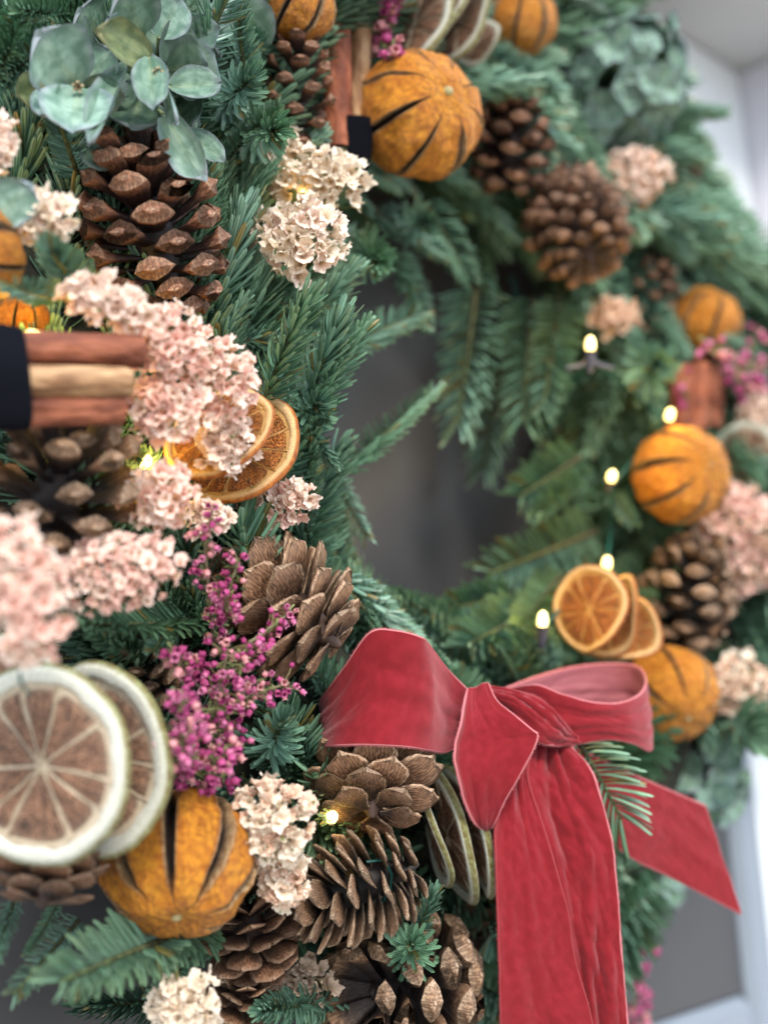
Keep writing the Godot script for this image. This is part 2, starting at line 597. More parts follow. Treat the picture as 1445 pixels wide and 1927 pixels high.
# ------------------------------------------------------------------ dried whole oranges
func orange_meshes(sd: int, gape: float) -> Array:
	var key := "orange%d_%d" % [sd, int(gape * 100)]
	if cache.has(key):
		return cache[key]
	var r := RandomNumberGenerator.new()
	r.seed = sd
	var ns := 8
	var nl := 44
	var nf := FastNoiseLite.new()
	nf.seed = sd
	nf.frequency = 1.6
	var b := MB.new()
	var offs := [-1.0, -0.8, -0.6, -0.4]
	var near := [-2.6, -1.9, -1.45, -1.12, -0.92, -0.6, 0.0, 0.6, 0.92, 1.12, 1.45, 1.9, 2.6]
	var per := offs.size() + near.size() + 3
	var starts := []
	var ends := []
	var wid := []
	for k in ns:
		starts.append(r.randf_range(0.07, 0.13))
		ends.append(r.randf_range(0.84, 0.93))
		wid.append(gape * r.randf_range(0.5, 1.25))
	for j in nl + 1:
		var v := float(j) / nl
		var th := PI * v
		for k in ns:
			var env := smoothstep(starts[k], starts[k] + 0.17, v) * (1.0 - smoothstep(ends[k] - 0.17, ends[k], v))
			var w: float = wid[k] * env + 0.011
			var half := PI / ns
			for i in per:
				var dl := 0.0
				var m := 9.0
				if i < offs.size():
					var q: float = -(0.36 + 0.64 * (1.0 - i / 4.0))
					dl = minf(q * half, -2.8 * w - (4 - i) * 0.02)
				elif i < offs.size() + near.size():
					m = near[i - offs.size()]
					dl = m * w
				else:
					var q2: float = 0.36 + 0.16 * (i - offs.size() - near.size() + 1)
					dl = maxf(q2 * half, 2.8 * w + (i - offs.size() - near.size() + 1) * 0.02)
				var ph: float = TAU * k / ns + dl
				var am := absf(m)
				var d := Vector3(sin(th) * cos(ph), cos(th), sin(th) * sin(ph))
				var rr := 1.0 + 0.085 * nf.get_noise_3dv(d * 0.9) + 0.025 * nf.get_noise_3dv(d * 3.0)
				rr += 0.022 * env * (1.0 - minf(absf(dl) / half, 1.0))
				rr -= 0.07 * exp(-pow(v / 0.07, 2)) + 0.06 * exp(-pow((1 - v) / 0.08, 2))
				rr -= 0.022 * exp(-pow(dl / 0.05, 2)) * smoothstep(0.05, 0.12, v) * (1.0 - smoothstep(0.9, 0.97, v)) * (1.0 - env)
				var tone := 0.5 + 0.5 * nf.get_noise_3dv(d * 1.7 + Vector3(3, 1, 2))
				var col := Color(0.95, 0.44, 0.028).lerp(Color(0.82, 0.28, 0.014), clampf(tone * 1.3 - 0.2, 0, 1))
				col = col.lerp(Color(0.38, 0.10, 0.012), 0.5 * clampf(nf.get_noise_3dv(d * 4.3), 0, 1))
				var seam := smoothstep(0.05, 0.10, v) * (1.0 - smoothstep(0.9, 0.96, v)) * (1.0 - env)
				if am < 1.0:
					col = col.lerp(Color(0.30, 0.11, 0.03), seam * 0.85)
				elif am < 1.5:
					col = col.lerp(Color(0.86, 0.55, 0.26), seam * 0.45)
				if env > 0.02 and am < 5.0:
					if am < 1.0:
						rr -= env * minf(0.5, w * 4.5) * sqrt(1.0 - am * am * 0.9)
						col = col.lerp(Color(0.03, 0.013, 0.008) if am < 0.95 else Color(0.5, 0.33, 0.17), env)
					elif am < 1.3:
						col = col.lerp(Color(0.85, 0.64, 0.38), env * 0.85)
						rr += 0.012 * env
					elif am < 1.6:
						col = col.lerp(Color(0.42, 0.15, 0.03), env * 0.7)
						rr += 0.01 * env
				b.add(d * rr * Vector3(1, 0.93, 1), Vector2(ph / TAU, v), col)
		b.add(b.v[b.v.size() - per * ns], Vector2(1, v), b.c[b.c.size() - per * ns])
	b.grid(0, per * ns + 1, nl + 1, true)
	var s := MB.new()                              # the button at the stem end
	for j in 6:
		var t := j / 5.0
		for i in 11:
			var a := TAU * i / 10.0
			var rr := 0.095 * cos(t * PI * 0.5) * (1.0 + 0.18 * sin(a * 5)) + 0.002
			s.add(Vector3(cos(a) * rr, 0.79 + 0.12 * sin(t * PI * 0.5), sin(a) * rr), Vector2(i / 10.0, t), Color(0.34, 0.33, 0.14).lerp(Color(0.55, 0.45, 0.25), t))
	s.grid(0, 11, 6, true)
	cache[key] = [b.mesh(true), s.mesh(true)]
	return cache[key]

func orange(x: float, y: float, h: float, rx: float, ry: float, pole: Vector3, sd: int, gape: float, spin: float, label: String):
	var c := pz(x, y, h)
	var k := px((rx + ry) * 0.5, c)
	var o := thing("dried_orange", label, "dried orange", c)
	var m := orange_meshes(sd, gape)
	var bs := frame_y(cv(pole.x, pole.y, pole.z), cv(0, 1, 0.2))
	bs = bs * Basis(Vector3.UP, spin)
	o.basis = bs * k
	part("peel", m[0], M["peel"], o)
	part("stem_button", m[1], M["pith"], o)
	keep(c, (rx + ry) * 0.5)

# ------------------------------------------------------------------ dried slices
var fruit := {
	"lime": {"rim": Color(0.40, 0.43, 0.18), "pith": Color(0.77, 0.79, 0.73), "pulp": Color(0.46, 0.25, 0.15), "core": Color(0.72, 0.60, 0.46), "inner": 0.82, "mat": "pulp"},
	"orange": {"rim": Color(0.74, 0.23, 0.018), "pith": Color(0.88, 0.58, 0.29), "pulp": Color(0.70, 0.25, 0.045), "core": Color(0.74, 0.42, 0.15), "inner": 0.86, "mat": "orange_pulp"}}

func slice_meshes(kind: String, sd: int, warp: float) -> Dictionary:
	var key := "slice%s%d_%d" % [kind, sd, int(warp * 100)]
	if cache.has(key):
		return cache[key]
	var f: Dictionary = fruit[kind]
	var r := RandomNumberGenerator.new()
	r.seed = sd
	var nf := FastNoiseLite.new()
	nf.seed = sd
	nf.frequency = 1.0
	var ph := r.randf_range(0, TAU)
	var wf := func(p: Vector3) -> Vector3:         # the leathery warp of a dried slice
		var a := atan2(p.y, p.x)
		var d := Vector2(p.x, p.y).length()
		var k := 1.0 + 0.02 * sin(a * 3 + ph) + 0.008 * sin(a * 7 + ph * 2)
		return Vector3(p.x * k, p.y * k, p.z + d * d * warp * (sin(a * 2 + ph) + 0.4 * sin(a * 3 + 1.3 * ph)))
	var inner: float = f.inner
	var out := {"segments": []}
	var n := 64
	var T := 0.055
	var ring := func(prof: Array, cols: Array) -> ArrayMesh:
		var b := MB.new()
		for i in n + 1:
			var a := TAU * i / n
			for j in prof.size():
				var q: Array = prof[j]
				var rr: float = q[0]
				if q[0] < inner + 0.05 and q[0] > 0.3:
					rr += 0.012 * sin(a * 10 + ph) + 0.02 * nf.get_noise_2d(cos(a) * 6, sin(a) * 6)
				rr += 0.008 * nf.get_noise_2d(cos(a) * 9 + 5, sin(a) * 9)
				b.add(wf.call(Vector3(cos(a) * rr, sin(a) * rr, q[1])), Vector2(float(i) / n, j), cols[j])
		b.grid(0, prof.size(), n + 1)
		return b.mesh(true)
	var rc: Color = f.rim
	var pc: Color = f.pith
	out["rind"] = ring.call([[0.975, -T * 0.9], [1.0, -T * 0.5], [1.012, 0.0], [1.0, T * 0.5], [0.975, T * 0.9]], [rc.lerp(pc, 0.5), rc, rc * 0.9, rc, rc.lerp(pc, 0.5)])
	out["pith"] = ring.call([[inner, -T * 0.3], [inner + 0.03, -T * 1.05], [0.92, -T * 1.05], [0.978, -T * 0.88], [0.978, T * 0.88], [0.92, T * 1.05], [inner + 0.03, T * 1.05], [inner, T * 0.3]], [pc, pc, pc, pc.lerp(rc, 0.25), pc.lerp(rc, 0.25), pc, pc, pc])
	var b := MB.new()                              # thin membrane that shows as the pale spokes
	for i in n + 1:
		for j in 5:
			var a := TAU * i / n
			var rr := (inner + 0.01) * j / 4.0
			b.add(wf.call(Vector3(cos(a) * rr, sin(a) * rr, 0.0)), Vector2.ZERO, f.core)
	b.grid(0, 5, n + 1)
	var spokes := 10
	var bounds := []
	for k in spokes:
		bounds.append(TAU * (k + r.randf_range(-0.36, 0.36)) / spokes)
	bounds.append(bounds[0] + TAU)
	for k in spokes:                               # spokes stand a little proud
		for s in [1.0, -1.0]:
			var fi := b.v.size()
			for j in 6:
				var t := j / 5.0
				var a: float = bounds[k]
				var w := 0.004 + 0.008 * (1.0 - t) + 0.006 * nf.get_noise_2d(t * 4.0, k * 7.0)
				var d := Vector3(cos(a), sin(a), 0)
				var q := Vector3(-sin(a), cos(a), 0)
				var p: Vector3 = d * (0.03 + (inner - 0.02) * t) + q * 0.04 * t * sin(t * (4 + k % 4) + k)
				for e in [-1.0, 0.0, 1.0]:
					b.add(wf.call(p + q * e * w + Vector3(0, 0, s * (0.006 + (0.022 if e == 0.0 else 0.0)))), Vector2.ZERO, f.core)
			b.grid(fi, 3, 6, s < 0)
	out["membrane"] = b.mesh(true)
	for k in spokes:
		var sb := MB.new()
		var a0: float = bounds[k]
		var a1: float = bounds[k + 1]
		for s in [1.0, -1.0]:
			var fi := sb.v.size()
			for j in 13:
				var t := j / 12.0
				var rr := lerpf(0.07, inner + 0.012 * nf.get_noise_2d(k * 9.0, t), t)
				for i in 13:
					var u := i / 12.0
					var gap := 0.010 / maxf(rr, 0.06)
					var a := lerpf(a0 + gap, a1 - gap, u)
					if t > 0.8:
						a = lerpf(a, (a0 + a1) * 0.5, (t - 0.8) * 0.25)
					rr *= 1.0 - 0.055 * t * t * pow(absf(2.0 * u - 1.0), 6.0)
					var edge := minf(minf(u, 1 - u) * 6.0, 1.0) * minf(minf(t * 5.0, (1 - t) * 6.0), 1.0)
					var z := 0.002 + edge * (0.028 + 0.03 * nf.get_noise_3d(cos(a) * 16, sin(a) * 16, rr * 5.0 + k * 3.0))
					var tone := 0.9 + 1.25 * nf.get_noise_3d(cos(a) * 42, sin(a) * 42, rr * 3.0 + k * 5.0) + 0.12 * edge
					var pcx: Color = f.pulp
					var col := pcx * tone
					col = col.lerp(f.core, 0.45 * (1.0 - edge) * (1.0 - edge))
					sb.add(wf.call(Vector3(cos(a) * rr, sin(a) * rr, s * z)), Vector2(u, t), Color(col.r, col.g, col.b))
			sb.grid(fi, 13, 13, s < 0)
		out["segments"].append(sb.mesh(true))
	cache[key] = out
	return out

# center px, height, radius px, face = which way the cut face looks (view terms)
func slice(kind: String, x: float, y: float, h: float, rad: float, face: Vector3, sd: int, warp: float, label: String, squash := 1.0, spin := 0.0, group := ""):
	var c := pz(x, y, h)
	var k := px(rad, c)
	var o := thing("dried_%s_slice" % kind, label, "dried citrus slice", c, group)
	var z := cv(face.x, face.y, face.z)
	var xx := cv(0, 1, 0).cross(z).normalized()
	var bs := Basis(xx, z.cross(xx), z) * Basis(Vector3.BACK, spin)
	o.basis = Basis(bs.x * k, bs.y * k * squash, bs.z * k)
	var m := slice_meshes(kind, sd, warp)
	part("rind", m.rind, M["peel"], o)
	part("pith", m.pith, M["pith"], o)
	part("membrane", m.membrane, M["pith"], o)
	for s in m.segments:
		part("segment", s, M[fruit[kind].mat], o)
	keep(c, rad * 0.8)
	return o
# ------------------------------------------------------------------ papery statice
func floret_mesh(sd: int, inner: Color, outer: Color) -> ArrayMesh:
	var r := RandomNumberGenerator.new()
	r.seed = sd
	var b := MB.new()
	var n := 30
	var ph := r.randf_range(0, TAU)
	var sq := r.randf_range(0.62, 1.0)
	var fold := r.randf_range(0.0, 0.45)
	var rs := [0.10, 0.2, 0.5, 0.82, 1.0]
	var zs := [-1.0, -0.55, -0.12, 0.12, 0.2]
	var jag := []
	for i in n:
		jag.append(r.randf_range(-1, 1))
	for j in 5:
		var t := j / 4.0
		for i in n + 1:
			var a := TAU * i / n
			var lob := cos(a * 5 + ph)
			var rr: float = rs[j] * (1.0 + 0.055 * t * lob)
			var z: float = zs[j] + t * t * (0.13 * sin(a * 5 + ph) + 0.07 * sin(a * 9 + ph * 3) + fold * cos(a * 2 + ph) * 0.8)
			if j == 4:
				rr += 0.1 * jag[i % n]
				z += 0.08 * jag[(i + 7) % n]
			if j == 3:
				z += 0.04 * jag[(i + 3) % n]
			var k := 0.9 + 0.1 * sin(a * 10 + ph)
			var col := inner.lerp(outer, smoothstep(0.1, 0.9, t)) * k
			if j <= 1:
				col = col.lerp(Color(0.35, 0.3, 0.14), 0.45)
			var cr1: float = 0.07 * t * jag[(i * 3 + j * 11) % n]
			var cr2: float = 0.09 * t * jag[(i * 5 + j * 7) % n]
			if i == n:
				cr1 = 0.07 * t * jag[(j * 11) % n]
				cr2 = 0.09 * t * jag[(j * 7) % n]
			b.add(Vector3(cos(a) * rr + cr1, z + cr2, sin(a) * rr * sq + cr2), Vector2(i / float(n), t), Color(col.r, col.g, col.b))
	b.grid(0, n + 1, 5)
	return b.mesh(false)

var tints := {
	"cream": [Color(0.90, 0.70, 0.51), Color(0.94, 0.83, 0.69)],
	"blush": [Color(0.92, 0.60, 0.47), Color(0.95, 0.80, 0.70)],
	"pink": [Color(0.91, 0.47, 0.39), Color(0.94, 0.67, 0.58)],
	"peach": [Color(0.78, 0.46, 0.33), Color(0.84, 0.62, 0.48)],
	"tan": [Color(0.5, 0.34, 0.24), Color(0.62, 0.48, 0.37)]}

func floret(tint: String, k: int) -> ArrayMesh:
	var key := "floret%s%d" % [tint, k]
	if not cache.has(key):
		cache[key] = floret_mesh(200 + k * 7, tints[tint][0], tints[tint][1])
	return cache[key]

# a head of papery flowers: an ellipse in the photograph, domed towards the viewer
func statice(x: float, y: float, h: float, rx: float, ry: float, tint: String, label: String, fr_px := 24.0, turn := 0.0, second := ""):
	var c := pz(x, y, h)
	var ux := px(rx, c)
	var uy := px(ry, c)
	var uz := minf(ux, uy) * 0.8
	fr_px *= 0.8
	var fr := px(fr_px, c)
	var o := thing("statice_cluster", label, "dried flower", c)
	var r := RandomNumberGenerator.new()
	r.seed = hash(label)
	var X := cv(cos(turn), sin(turn), 0)
	var Z := cv(0, 0.12, 1)
	var Y := Z.cross(X).normalized()
	X = Y.cross(Z)
	var n := int(clampf(2.7 * rx * ry / (fr_px * fr_px), 14, 200))
	var root := (-Z * uz * 1.3 - Y * uy * 0.5)
	var sb := MB.new()
	for i in n:
		var t := (i + 0.5) / n
		var rr := sqrt(t)
		var a := i * 2.39996 + r.randf_range(-0.25, 0.25)
		var d := Vector3(cos(a) * rr, sin(a) * rr, 0)
		d.z = sqrt(maxf(1.0 - rr * rr, 0.0)) + r.randf_range(-0.25, 0.12)
		var edge := 1.0 + r.randf_range(-0.14, 0.12)
		var p := X * d.x * (ux - fr * 0.6) * edge + Y * d.y * (uy - fr * 0.6) * edge + Z * d.z * uz
		var nd := (X * d.x + Y * d.y + Z * (d.z + 0.25)).normalized()
		nd = (nd + Vector3(r.randf_range(-1, 1), r.randf_range(-1, 1), r.randf_range(-1, 1)) * 0.62).normalized()
		var s := fr * r.randf_range(0.65, 1.3)
		var use := tint
		if second and r.randf() < 0.4:
			use = second
		part("floret", floret(use, r.randi() % 6), M["paper_petal"], o, Transform3D(frame_y(nd, Vector3(r.randf() - 0.5, r.randf() - 0.5, r.randf() - 0.5)) * s, p))
		if i % 3 == 0:
			var pts := PackedVector3Array([root, root.lerp(p - nd * s * 2.0, 0.55), p - nd * s * 0.8])
			sb.tube(pts, func(_t): return fr * 0.075, 5, Color(0.07, 0.10, 0.03), Color(0.15, 0.17, 0.05))
			for q in 2:                                # small green bracts between the florets
				var w := nd.cross(Vector3(r.randf() - 0.5, r.randf() - 0.5, r.randf() - 0.5)).normalized()
				var f := sb.v.size()
				var bp := p - nd * s * 0.5 + w * s * 0.35
				for e in [Vector3(0, 0, 0), Vector3(0.18, 0.35, 0), Vector3(0, 0.95, 0), Vector3(-0.18, 0.35, 0)]:
					sb.add(bp + (w.cross(nd) * e.x + (nd + w * 0.3) * e.y) * s, Vector2.ZERO, Color(0.14, 0.17, 0.045))
				sb.quad(f, f + 1, f + 2, f + 3)
	part("stems", sb.mesh(false), M["green_stem"], o)
	keep(c, (rx + ry) * 0.46)

# ------------------------------------------------------------------ heather
func bell_mesh(sd: int, c0: Color, c1: Color) -> ArrayMesh:
	var r := RandomNumberGenerator.new()
	r.seed = sd
	var b := MB.new()
	var n := 8
	var prof := [[0.1, 0.0], [0.62, 0.22], [0.82, 0.7], [0.6, 1.2], [0.5, 1.42], [0.72, 1.6]]
	for j in prof.size():
		for i in n + 1:
			var a := TAU * i / n
			var k: float = 1.0 + (0.22 * cos(a * 4) if j == 5 else 0.06 * cos(a * 4))
			var y: float = prof[j][1] + (0.12 * cos(a * 4) if j == 5 else 0.0)
			var col := c0.lerp(c1, j / 5.0)
			b.add(Vector3(cos(a) * prof[j][0] * k, y, sin(a) * prof[j][0] * k), Vector2.ZERO, col)
	b.grid(0, n + 1, prof.size(), true)
	return b.mesh(true)

func bell(k: int) -> ArrayMesh:
	var key := "bell%d" % k
	if not cache.has(key):
		var cols := [[Color(0.30, 0.03, 0.12), Color(0.50, 0.10, 0.26)], [Color(0.44, 0.07, 0.19), Color(0.64, 0.23, 0.38)], [Color(0.22, 0.02, 0.09), Color(0.40, 0.06, 0.19)], [Color(0.50, 0.15, 0.17), Color(0.68, 0.36, 0.36)]]
		cache[key] = bell_mesh(300 + k, cols[k][0], cols[k][1])
	return cache[key]

# sprig along photo points [x, y, h]; n bells of r px spread over w px round the upper part
func heather(pts: Array, n: int, r_px: float, w_px: float, from_t: float, label: String, group := ""):
	var wp := PackedVector3Array()
	for q in pts:
		wp.append(pz(q[0], q[1], q[2]))
	var o := thing("heather_sprig", label, "heather", wp[0], group)
	var r := RandomNumberGenerator.new()
	r.seed = hash(label)
	var cu := Curve3D.new()
	for i in wp.size():
		var tang := (wp[mini(i + 1, wp.size() - 1)] - wp[maxi(i - 1, 0)]) * 0.22
		cu.add_point(wp[i] - wp[0], -tang, tang)
	var L := cu.get_baked_length()
	var line := PackedVector3Array()
	for i in 14:
		line.append(cu.sample_baked(L * i / 13.0))
	var s := px(r_px, wp[0])
	var w := px(w_px, wp[0])
	var b := MB.new()
	b.tube(line, func(t): return lerpf(0.0008, 0.0004, t), 5, Color(0.2, 0.15, 0.12), Color(0.15, 0.13, 0.06))
	for i in n:
		var t := lerpf(from_t, 1.0, (i + r.randf()) / n)
		var p0 := cu.sample_baked(L * t)
		var ax := (cu.sample_baked(minf(L * t + 0.002, L)) - cu.sample_baked(maxf(L * t - 0.002, 0))).normalized()
		var rd := Vector3(r.randf_range(-1, 1), r.randf_range(-1, 1), r.randf_range(-1, 1)).normalized()
		rd = (rd - ax * rd.dot(ax) * 0.6 + cv(0, 0, 1) * 0.35).normalized()
		var reach := w * sqrt(r.randf()) * (1.0 - 0.45 * t)
		var p := p0 + rd * reach + ax * reach * 0.4
		if i % 2 == 0:
			b.tube(PackedVector3Array([p0, p0.lerp(p, 0.6) + ax * 0.0006, p]), func(_t): return 0.00025, 4, Color(0.14, 0.13, 0.05), Color(0.2, 0.15, 0.07))
		var nd := (rd + Vector3(r.randf_range(-1, 1), r.randf_range(-1.2, 0.6), r.randf_range(-1, 1)) * 0.5).normalized()
		part("bell", bell(r.randi() % 4), M["heather_bell"], o, Transform3D(frame_y(nd, Vector3(0.2, 0.4, 0.9)) * (s * r.randf_range(0.75, 1.2)), p - nd * s * 0.6))
		if i % 3 == 0:                                  # needle-thin leaves
			for q in 3:
				var ld := Vector3(r.randf_range(-1, 1), r.randf_range(-0.4, 1), r.randf_range(-1, 1)).normalized()
				add_needle(b, p0 + rd * reach * r.randf() * 0.9, ld, ax * 0.2, ax, s * 2.2, s * 0.55, Color(0.13, 0.16, 0.05), Color(0.2, 0.22, 0.08))
	part("stem", b.mesh(false), M["green_stem"], o)

# ------------------------------------------------------------------ hydrangea
func petal_mesh(sd: int, tone: int) -> ArrayMesh:
	var r := RandomNumberGenerator.new()
	r.seed = sd
	var b := MB.new()
	var nu := 11
	var nv := 12
	var cup := r.randf_range(0.03, 0.19)
	var curl := r.randf_range(-0.18, 0.2)
	var ph := r.randf_range(0, TAU)
	var skew := r.randf_range(-0.10, 0.10)
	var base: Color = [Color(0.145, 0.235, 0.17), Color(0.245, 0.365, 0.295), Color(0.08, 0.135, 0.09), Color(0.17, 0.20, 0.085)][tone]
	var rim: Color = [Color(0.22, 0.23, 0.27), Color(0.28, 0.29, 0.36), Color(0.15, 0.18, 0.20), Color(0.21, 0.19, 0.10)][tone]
	for j in nv:
		var v := pow(sin(PI * 0.5 * float(j) / (nv - 1)), 1.15)
		var hw := 0.5 * (sqrt(maxf(1.0 - pow((0.56 - v) / 0.585, 2.0), 0.0)) if v < 0.56 else sqrt(maxf(1.0 - pow((v - 0.56) / 0.4405, 2.7), 0.0)))
		for i in nu:
			var u := 2.0 * i / (nu - 1) - 1.0
			var x := u * hw * (1.0 + 0.04 * sin(v * 9 + ph)) + skew * v * v
			var z := cup * (u * u * hw * 2.0) + curl * v * v + 0.06 * sin(v * 5 + u * 3 + ph) * absf(u) * v + 0.015 * sin(u * 6 + ph)
			var y := v * (1.0 - 0.1 * u * u * v)
			var e := smoothstep(0.72, 1.0, maxf(absf(u), (v - 0.12) / 0.88))
			var col := base.lerp(rim, e * 0.75)
			col = col.lerp(Color(0.30, 0.36, 0.2), 0.5 * exp(-pow(u / 0.1, 2)) * (1 - v))
			b.add(Vector3(x, y, z), Vector2(u * 0.5 + 0.5, v), col)
	b.grid(0, nu, nv)
	return b.mesh(false)

func petal(k: int, tone: int) -> ArrayMesh:
	var key := "petal%d_%d" % [k % 6, tone]
	if not cache.has(key):
		cache[key] = petal_mesh(400 + k % 6 * 5, tone)
	return cache[key]

# one petal from base to tip in the photograph; dh = how much higher the tip stands; roll about its length
func add_petal(o: Node3D, k: int, tone: int, x0: float, y0: float, h0: float, x1: float, y1: float, h1: float, w_px: float, roll := 0.0):
	var a := pz(x0, y0, h0)
	var b := pz(x1, y1, h1)
	var bs := frame_y(b - a, (eye - a).normalized())
	bs = bs.rotated((b - a).normalized(), roll)
	var L := a.distance_to(b)
	var W := px(w_px * 1.36, a)
	part("petal", petal(k, tone), M["hydrangea_petal"], o, Transform3D(Basis(bs.x * W, bs.y * L, bs.z * (W + L) * 0.5), a - o.position))

func hydrangea_ball(x: float, y: float, h: float, r_px: float, n: int, size_px: float, label: String, tones: Array, squash := 1.0):
	var c := pz(x, y, h)
	var R := px(r_px, c)
	var S := px(size_px, c)
	var o := thing("hydrangea", label, "hydrangea", c)
	var r := RandomNumberGenerator.new()
	r.seed = hash(label)
	var sb := MB.new()
	for i in n:
		var t := (i + 0.5) / n
		var a := i * 2.39996
		var z := 1.0 - 1.45 * t
		var q := sqrt(maxf(1.0 - z * z, 0))
		var d := cv(cos(a) * q, sin(a) * q * squash, z)
		var p := d * R * r.randf_range(0.72, 1.0)
		sb.tube(PackedVector3Array([-cv(0, 0, 1) * R * 0.4, p * 0.55, p]), func(_t): return 0.0007, 5, Color(0.14, 0.2, 0.07))
		var nd := (d + Vector3(r.randf_range(-1, 1), r.randf_range(-1, 1), r.randf_range(-1, 1)) * 0.35).normalized()
		var bs := frame_y(nd, Vector3(0.3, 0.8, 0.2))
		var sp := r.randf_range(0, TAU)
		for k in 4:
			var out := (bs.x * cos(sp + k * PI / 2) + bs.z * sin(sp + k * PI / 2) + bs.y * r.randf_range(0.1, 0.55)).normalized()
			var pb := frame_y(out, bs.y)
			part("petal", petal(r.randi() % 6, tones[r.randi() % tones.size()]), M["hydrangea_petal"], o, Transform3D(pb * (S * r.randf_range(0.8, 1.15)), p))
	part("stems", sb.mesh(false), M["green_stem"], o)
	keep(c, r_px * 0.85)

# ------------------------------------------------------------------ cinnamon
func quill_mesh(sd: int, col: Color, wide: float) -> ArrayMesh:      # bark rolled in from both sides, 1 long, radius 1
	var r := RandomNumberGenerator.new()
	r.seed = sd
	var nf := FastNoiseLite.new()
	nf.seed = sd
	nf.frequency = 0.9
	var path := []
	for s in [1.0, -1.0]:
		var half := []
		for i in 22:
			var t := i / 21.0
			var a: float = s * (0.08 + t * PI * 1.75)
			var rr := lerpf(1.0, 0.34, pow(maxf(t - 0.42, 0) / 0.58, 0.8))
			var cx: float = s * 0.0
			half.append(Vector2(sin(a) * rr * wide + cx, cos(a) * rr))
		if s < 0:
			half.reverse()
			half.append_array(path)
			path = half
		else:
			path = half
	var b := MB.new()
	var n := path.size()
	var nl := 15
	var th := 0.13
	for side in [1.0, -1.0]:
		var f := b.v.size()
		for j in nl:
			var t := j / (nl - 1.0)
			for i in n:
				var p: Vector2 = path[i]
				var tg: Vector2 = (path[mini(i + 1, n - 1)] - path[maxi(i - 1, 0)]).normalized()
				var no := Vector2(tg.y, -tg.x)
				var k := 1.0 + 0.07 * nf.get_noise_2d(i * 0.25, t * 7.0) + 0.06 * nf.get_noise_2d(77.0, t * 3.0)
				var q: Vector2 = p * k + no * th * 0.5 * side
				var y := t
				if j == 0 or j == nl - 1:
					y += 0.012 * nf.get_noise_2d(i * 0.7, 40.0 + j)
				var tone := 0.85 + 0.3 * nf.get_noise_2d(i * 0.4, t * 5.0 + 20)
				var c := col * tone
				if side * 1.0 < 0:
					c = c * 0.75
				b.add(Vector3(q.x, y, q.y), Vector2(i / float(n), t), Color(c.r, c.g, c.b))
		b.grid(f, n, nl, side < 0)
	for j in [0, nl - 1]:                              # cut ends
		var f := b.v.size()
		for i in n:
			for side in [0, 1]:
				b.add(b.v[side * n * nl + j * n + i], Vector2(i / float(n), 0), col * 1.15)
		b.grid(f, 2, n, j == 0)
	return b.mesh(true)

func stick(o: Node3D, sd: int, col: Color, a: Vector3, b: Vector3, r: float, wide := 1.0):
	var bs := frame_y(b - a, cv(0, 0.4, 1)).rotated((b - a).normalized(), sd * 1.3)
	part("cinnamon_stick", quill_mesh(sd, col, wide), M["cinnamon"], o, Transform3D(Basis(bs.x * r, b - a, bs.z * r), a - o.position))

# ribbon band round a bundle: closed loop of points, swept along axis ax
func band(o: Node3D, centre: Vector3, ax: Vector3, rx: float, rz: float, wid: float):
	var bs := frame_y(ax, cv(0, 0.3, 1))
	var b := MB.new()
	var n := 40
	var prof := [[-0.5, 0.0], [-0.48, 0.0011], [-0.2, 0.0018], [0.2, 0.0016], [0.48, 0.0011], [0.5, 0.0]]
	for i in n + 1:
		var a := TAU * i / n
		for q in prof:
			var e := 1.0 + 0.04 * sin(a * 5)
			b.add(bs.x * cos(a) * (rx + q[1]) * e + bs.z * sin(a) * (rz + q[1]) * e + bs.y * (wid * q[0] + 0.0006 * sin(a * 3)), Vector2(a, q[0]))
	b.grid(0, prof.size(), n + 1)
	part("ribbon_band", b.mesh(true), M["black_velvet"], o, Transform3D(Basis.IDENTITY, centre - o.position))

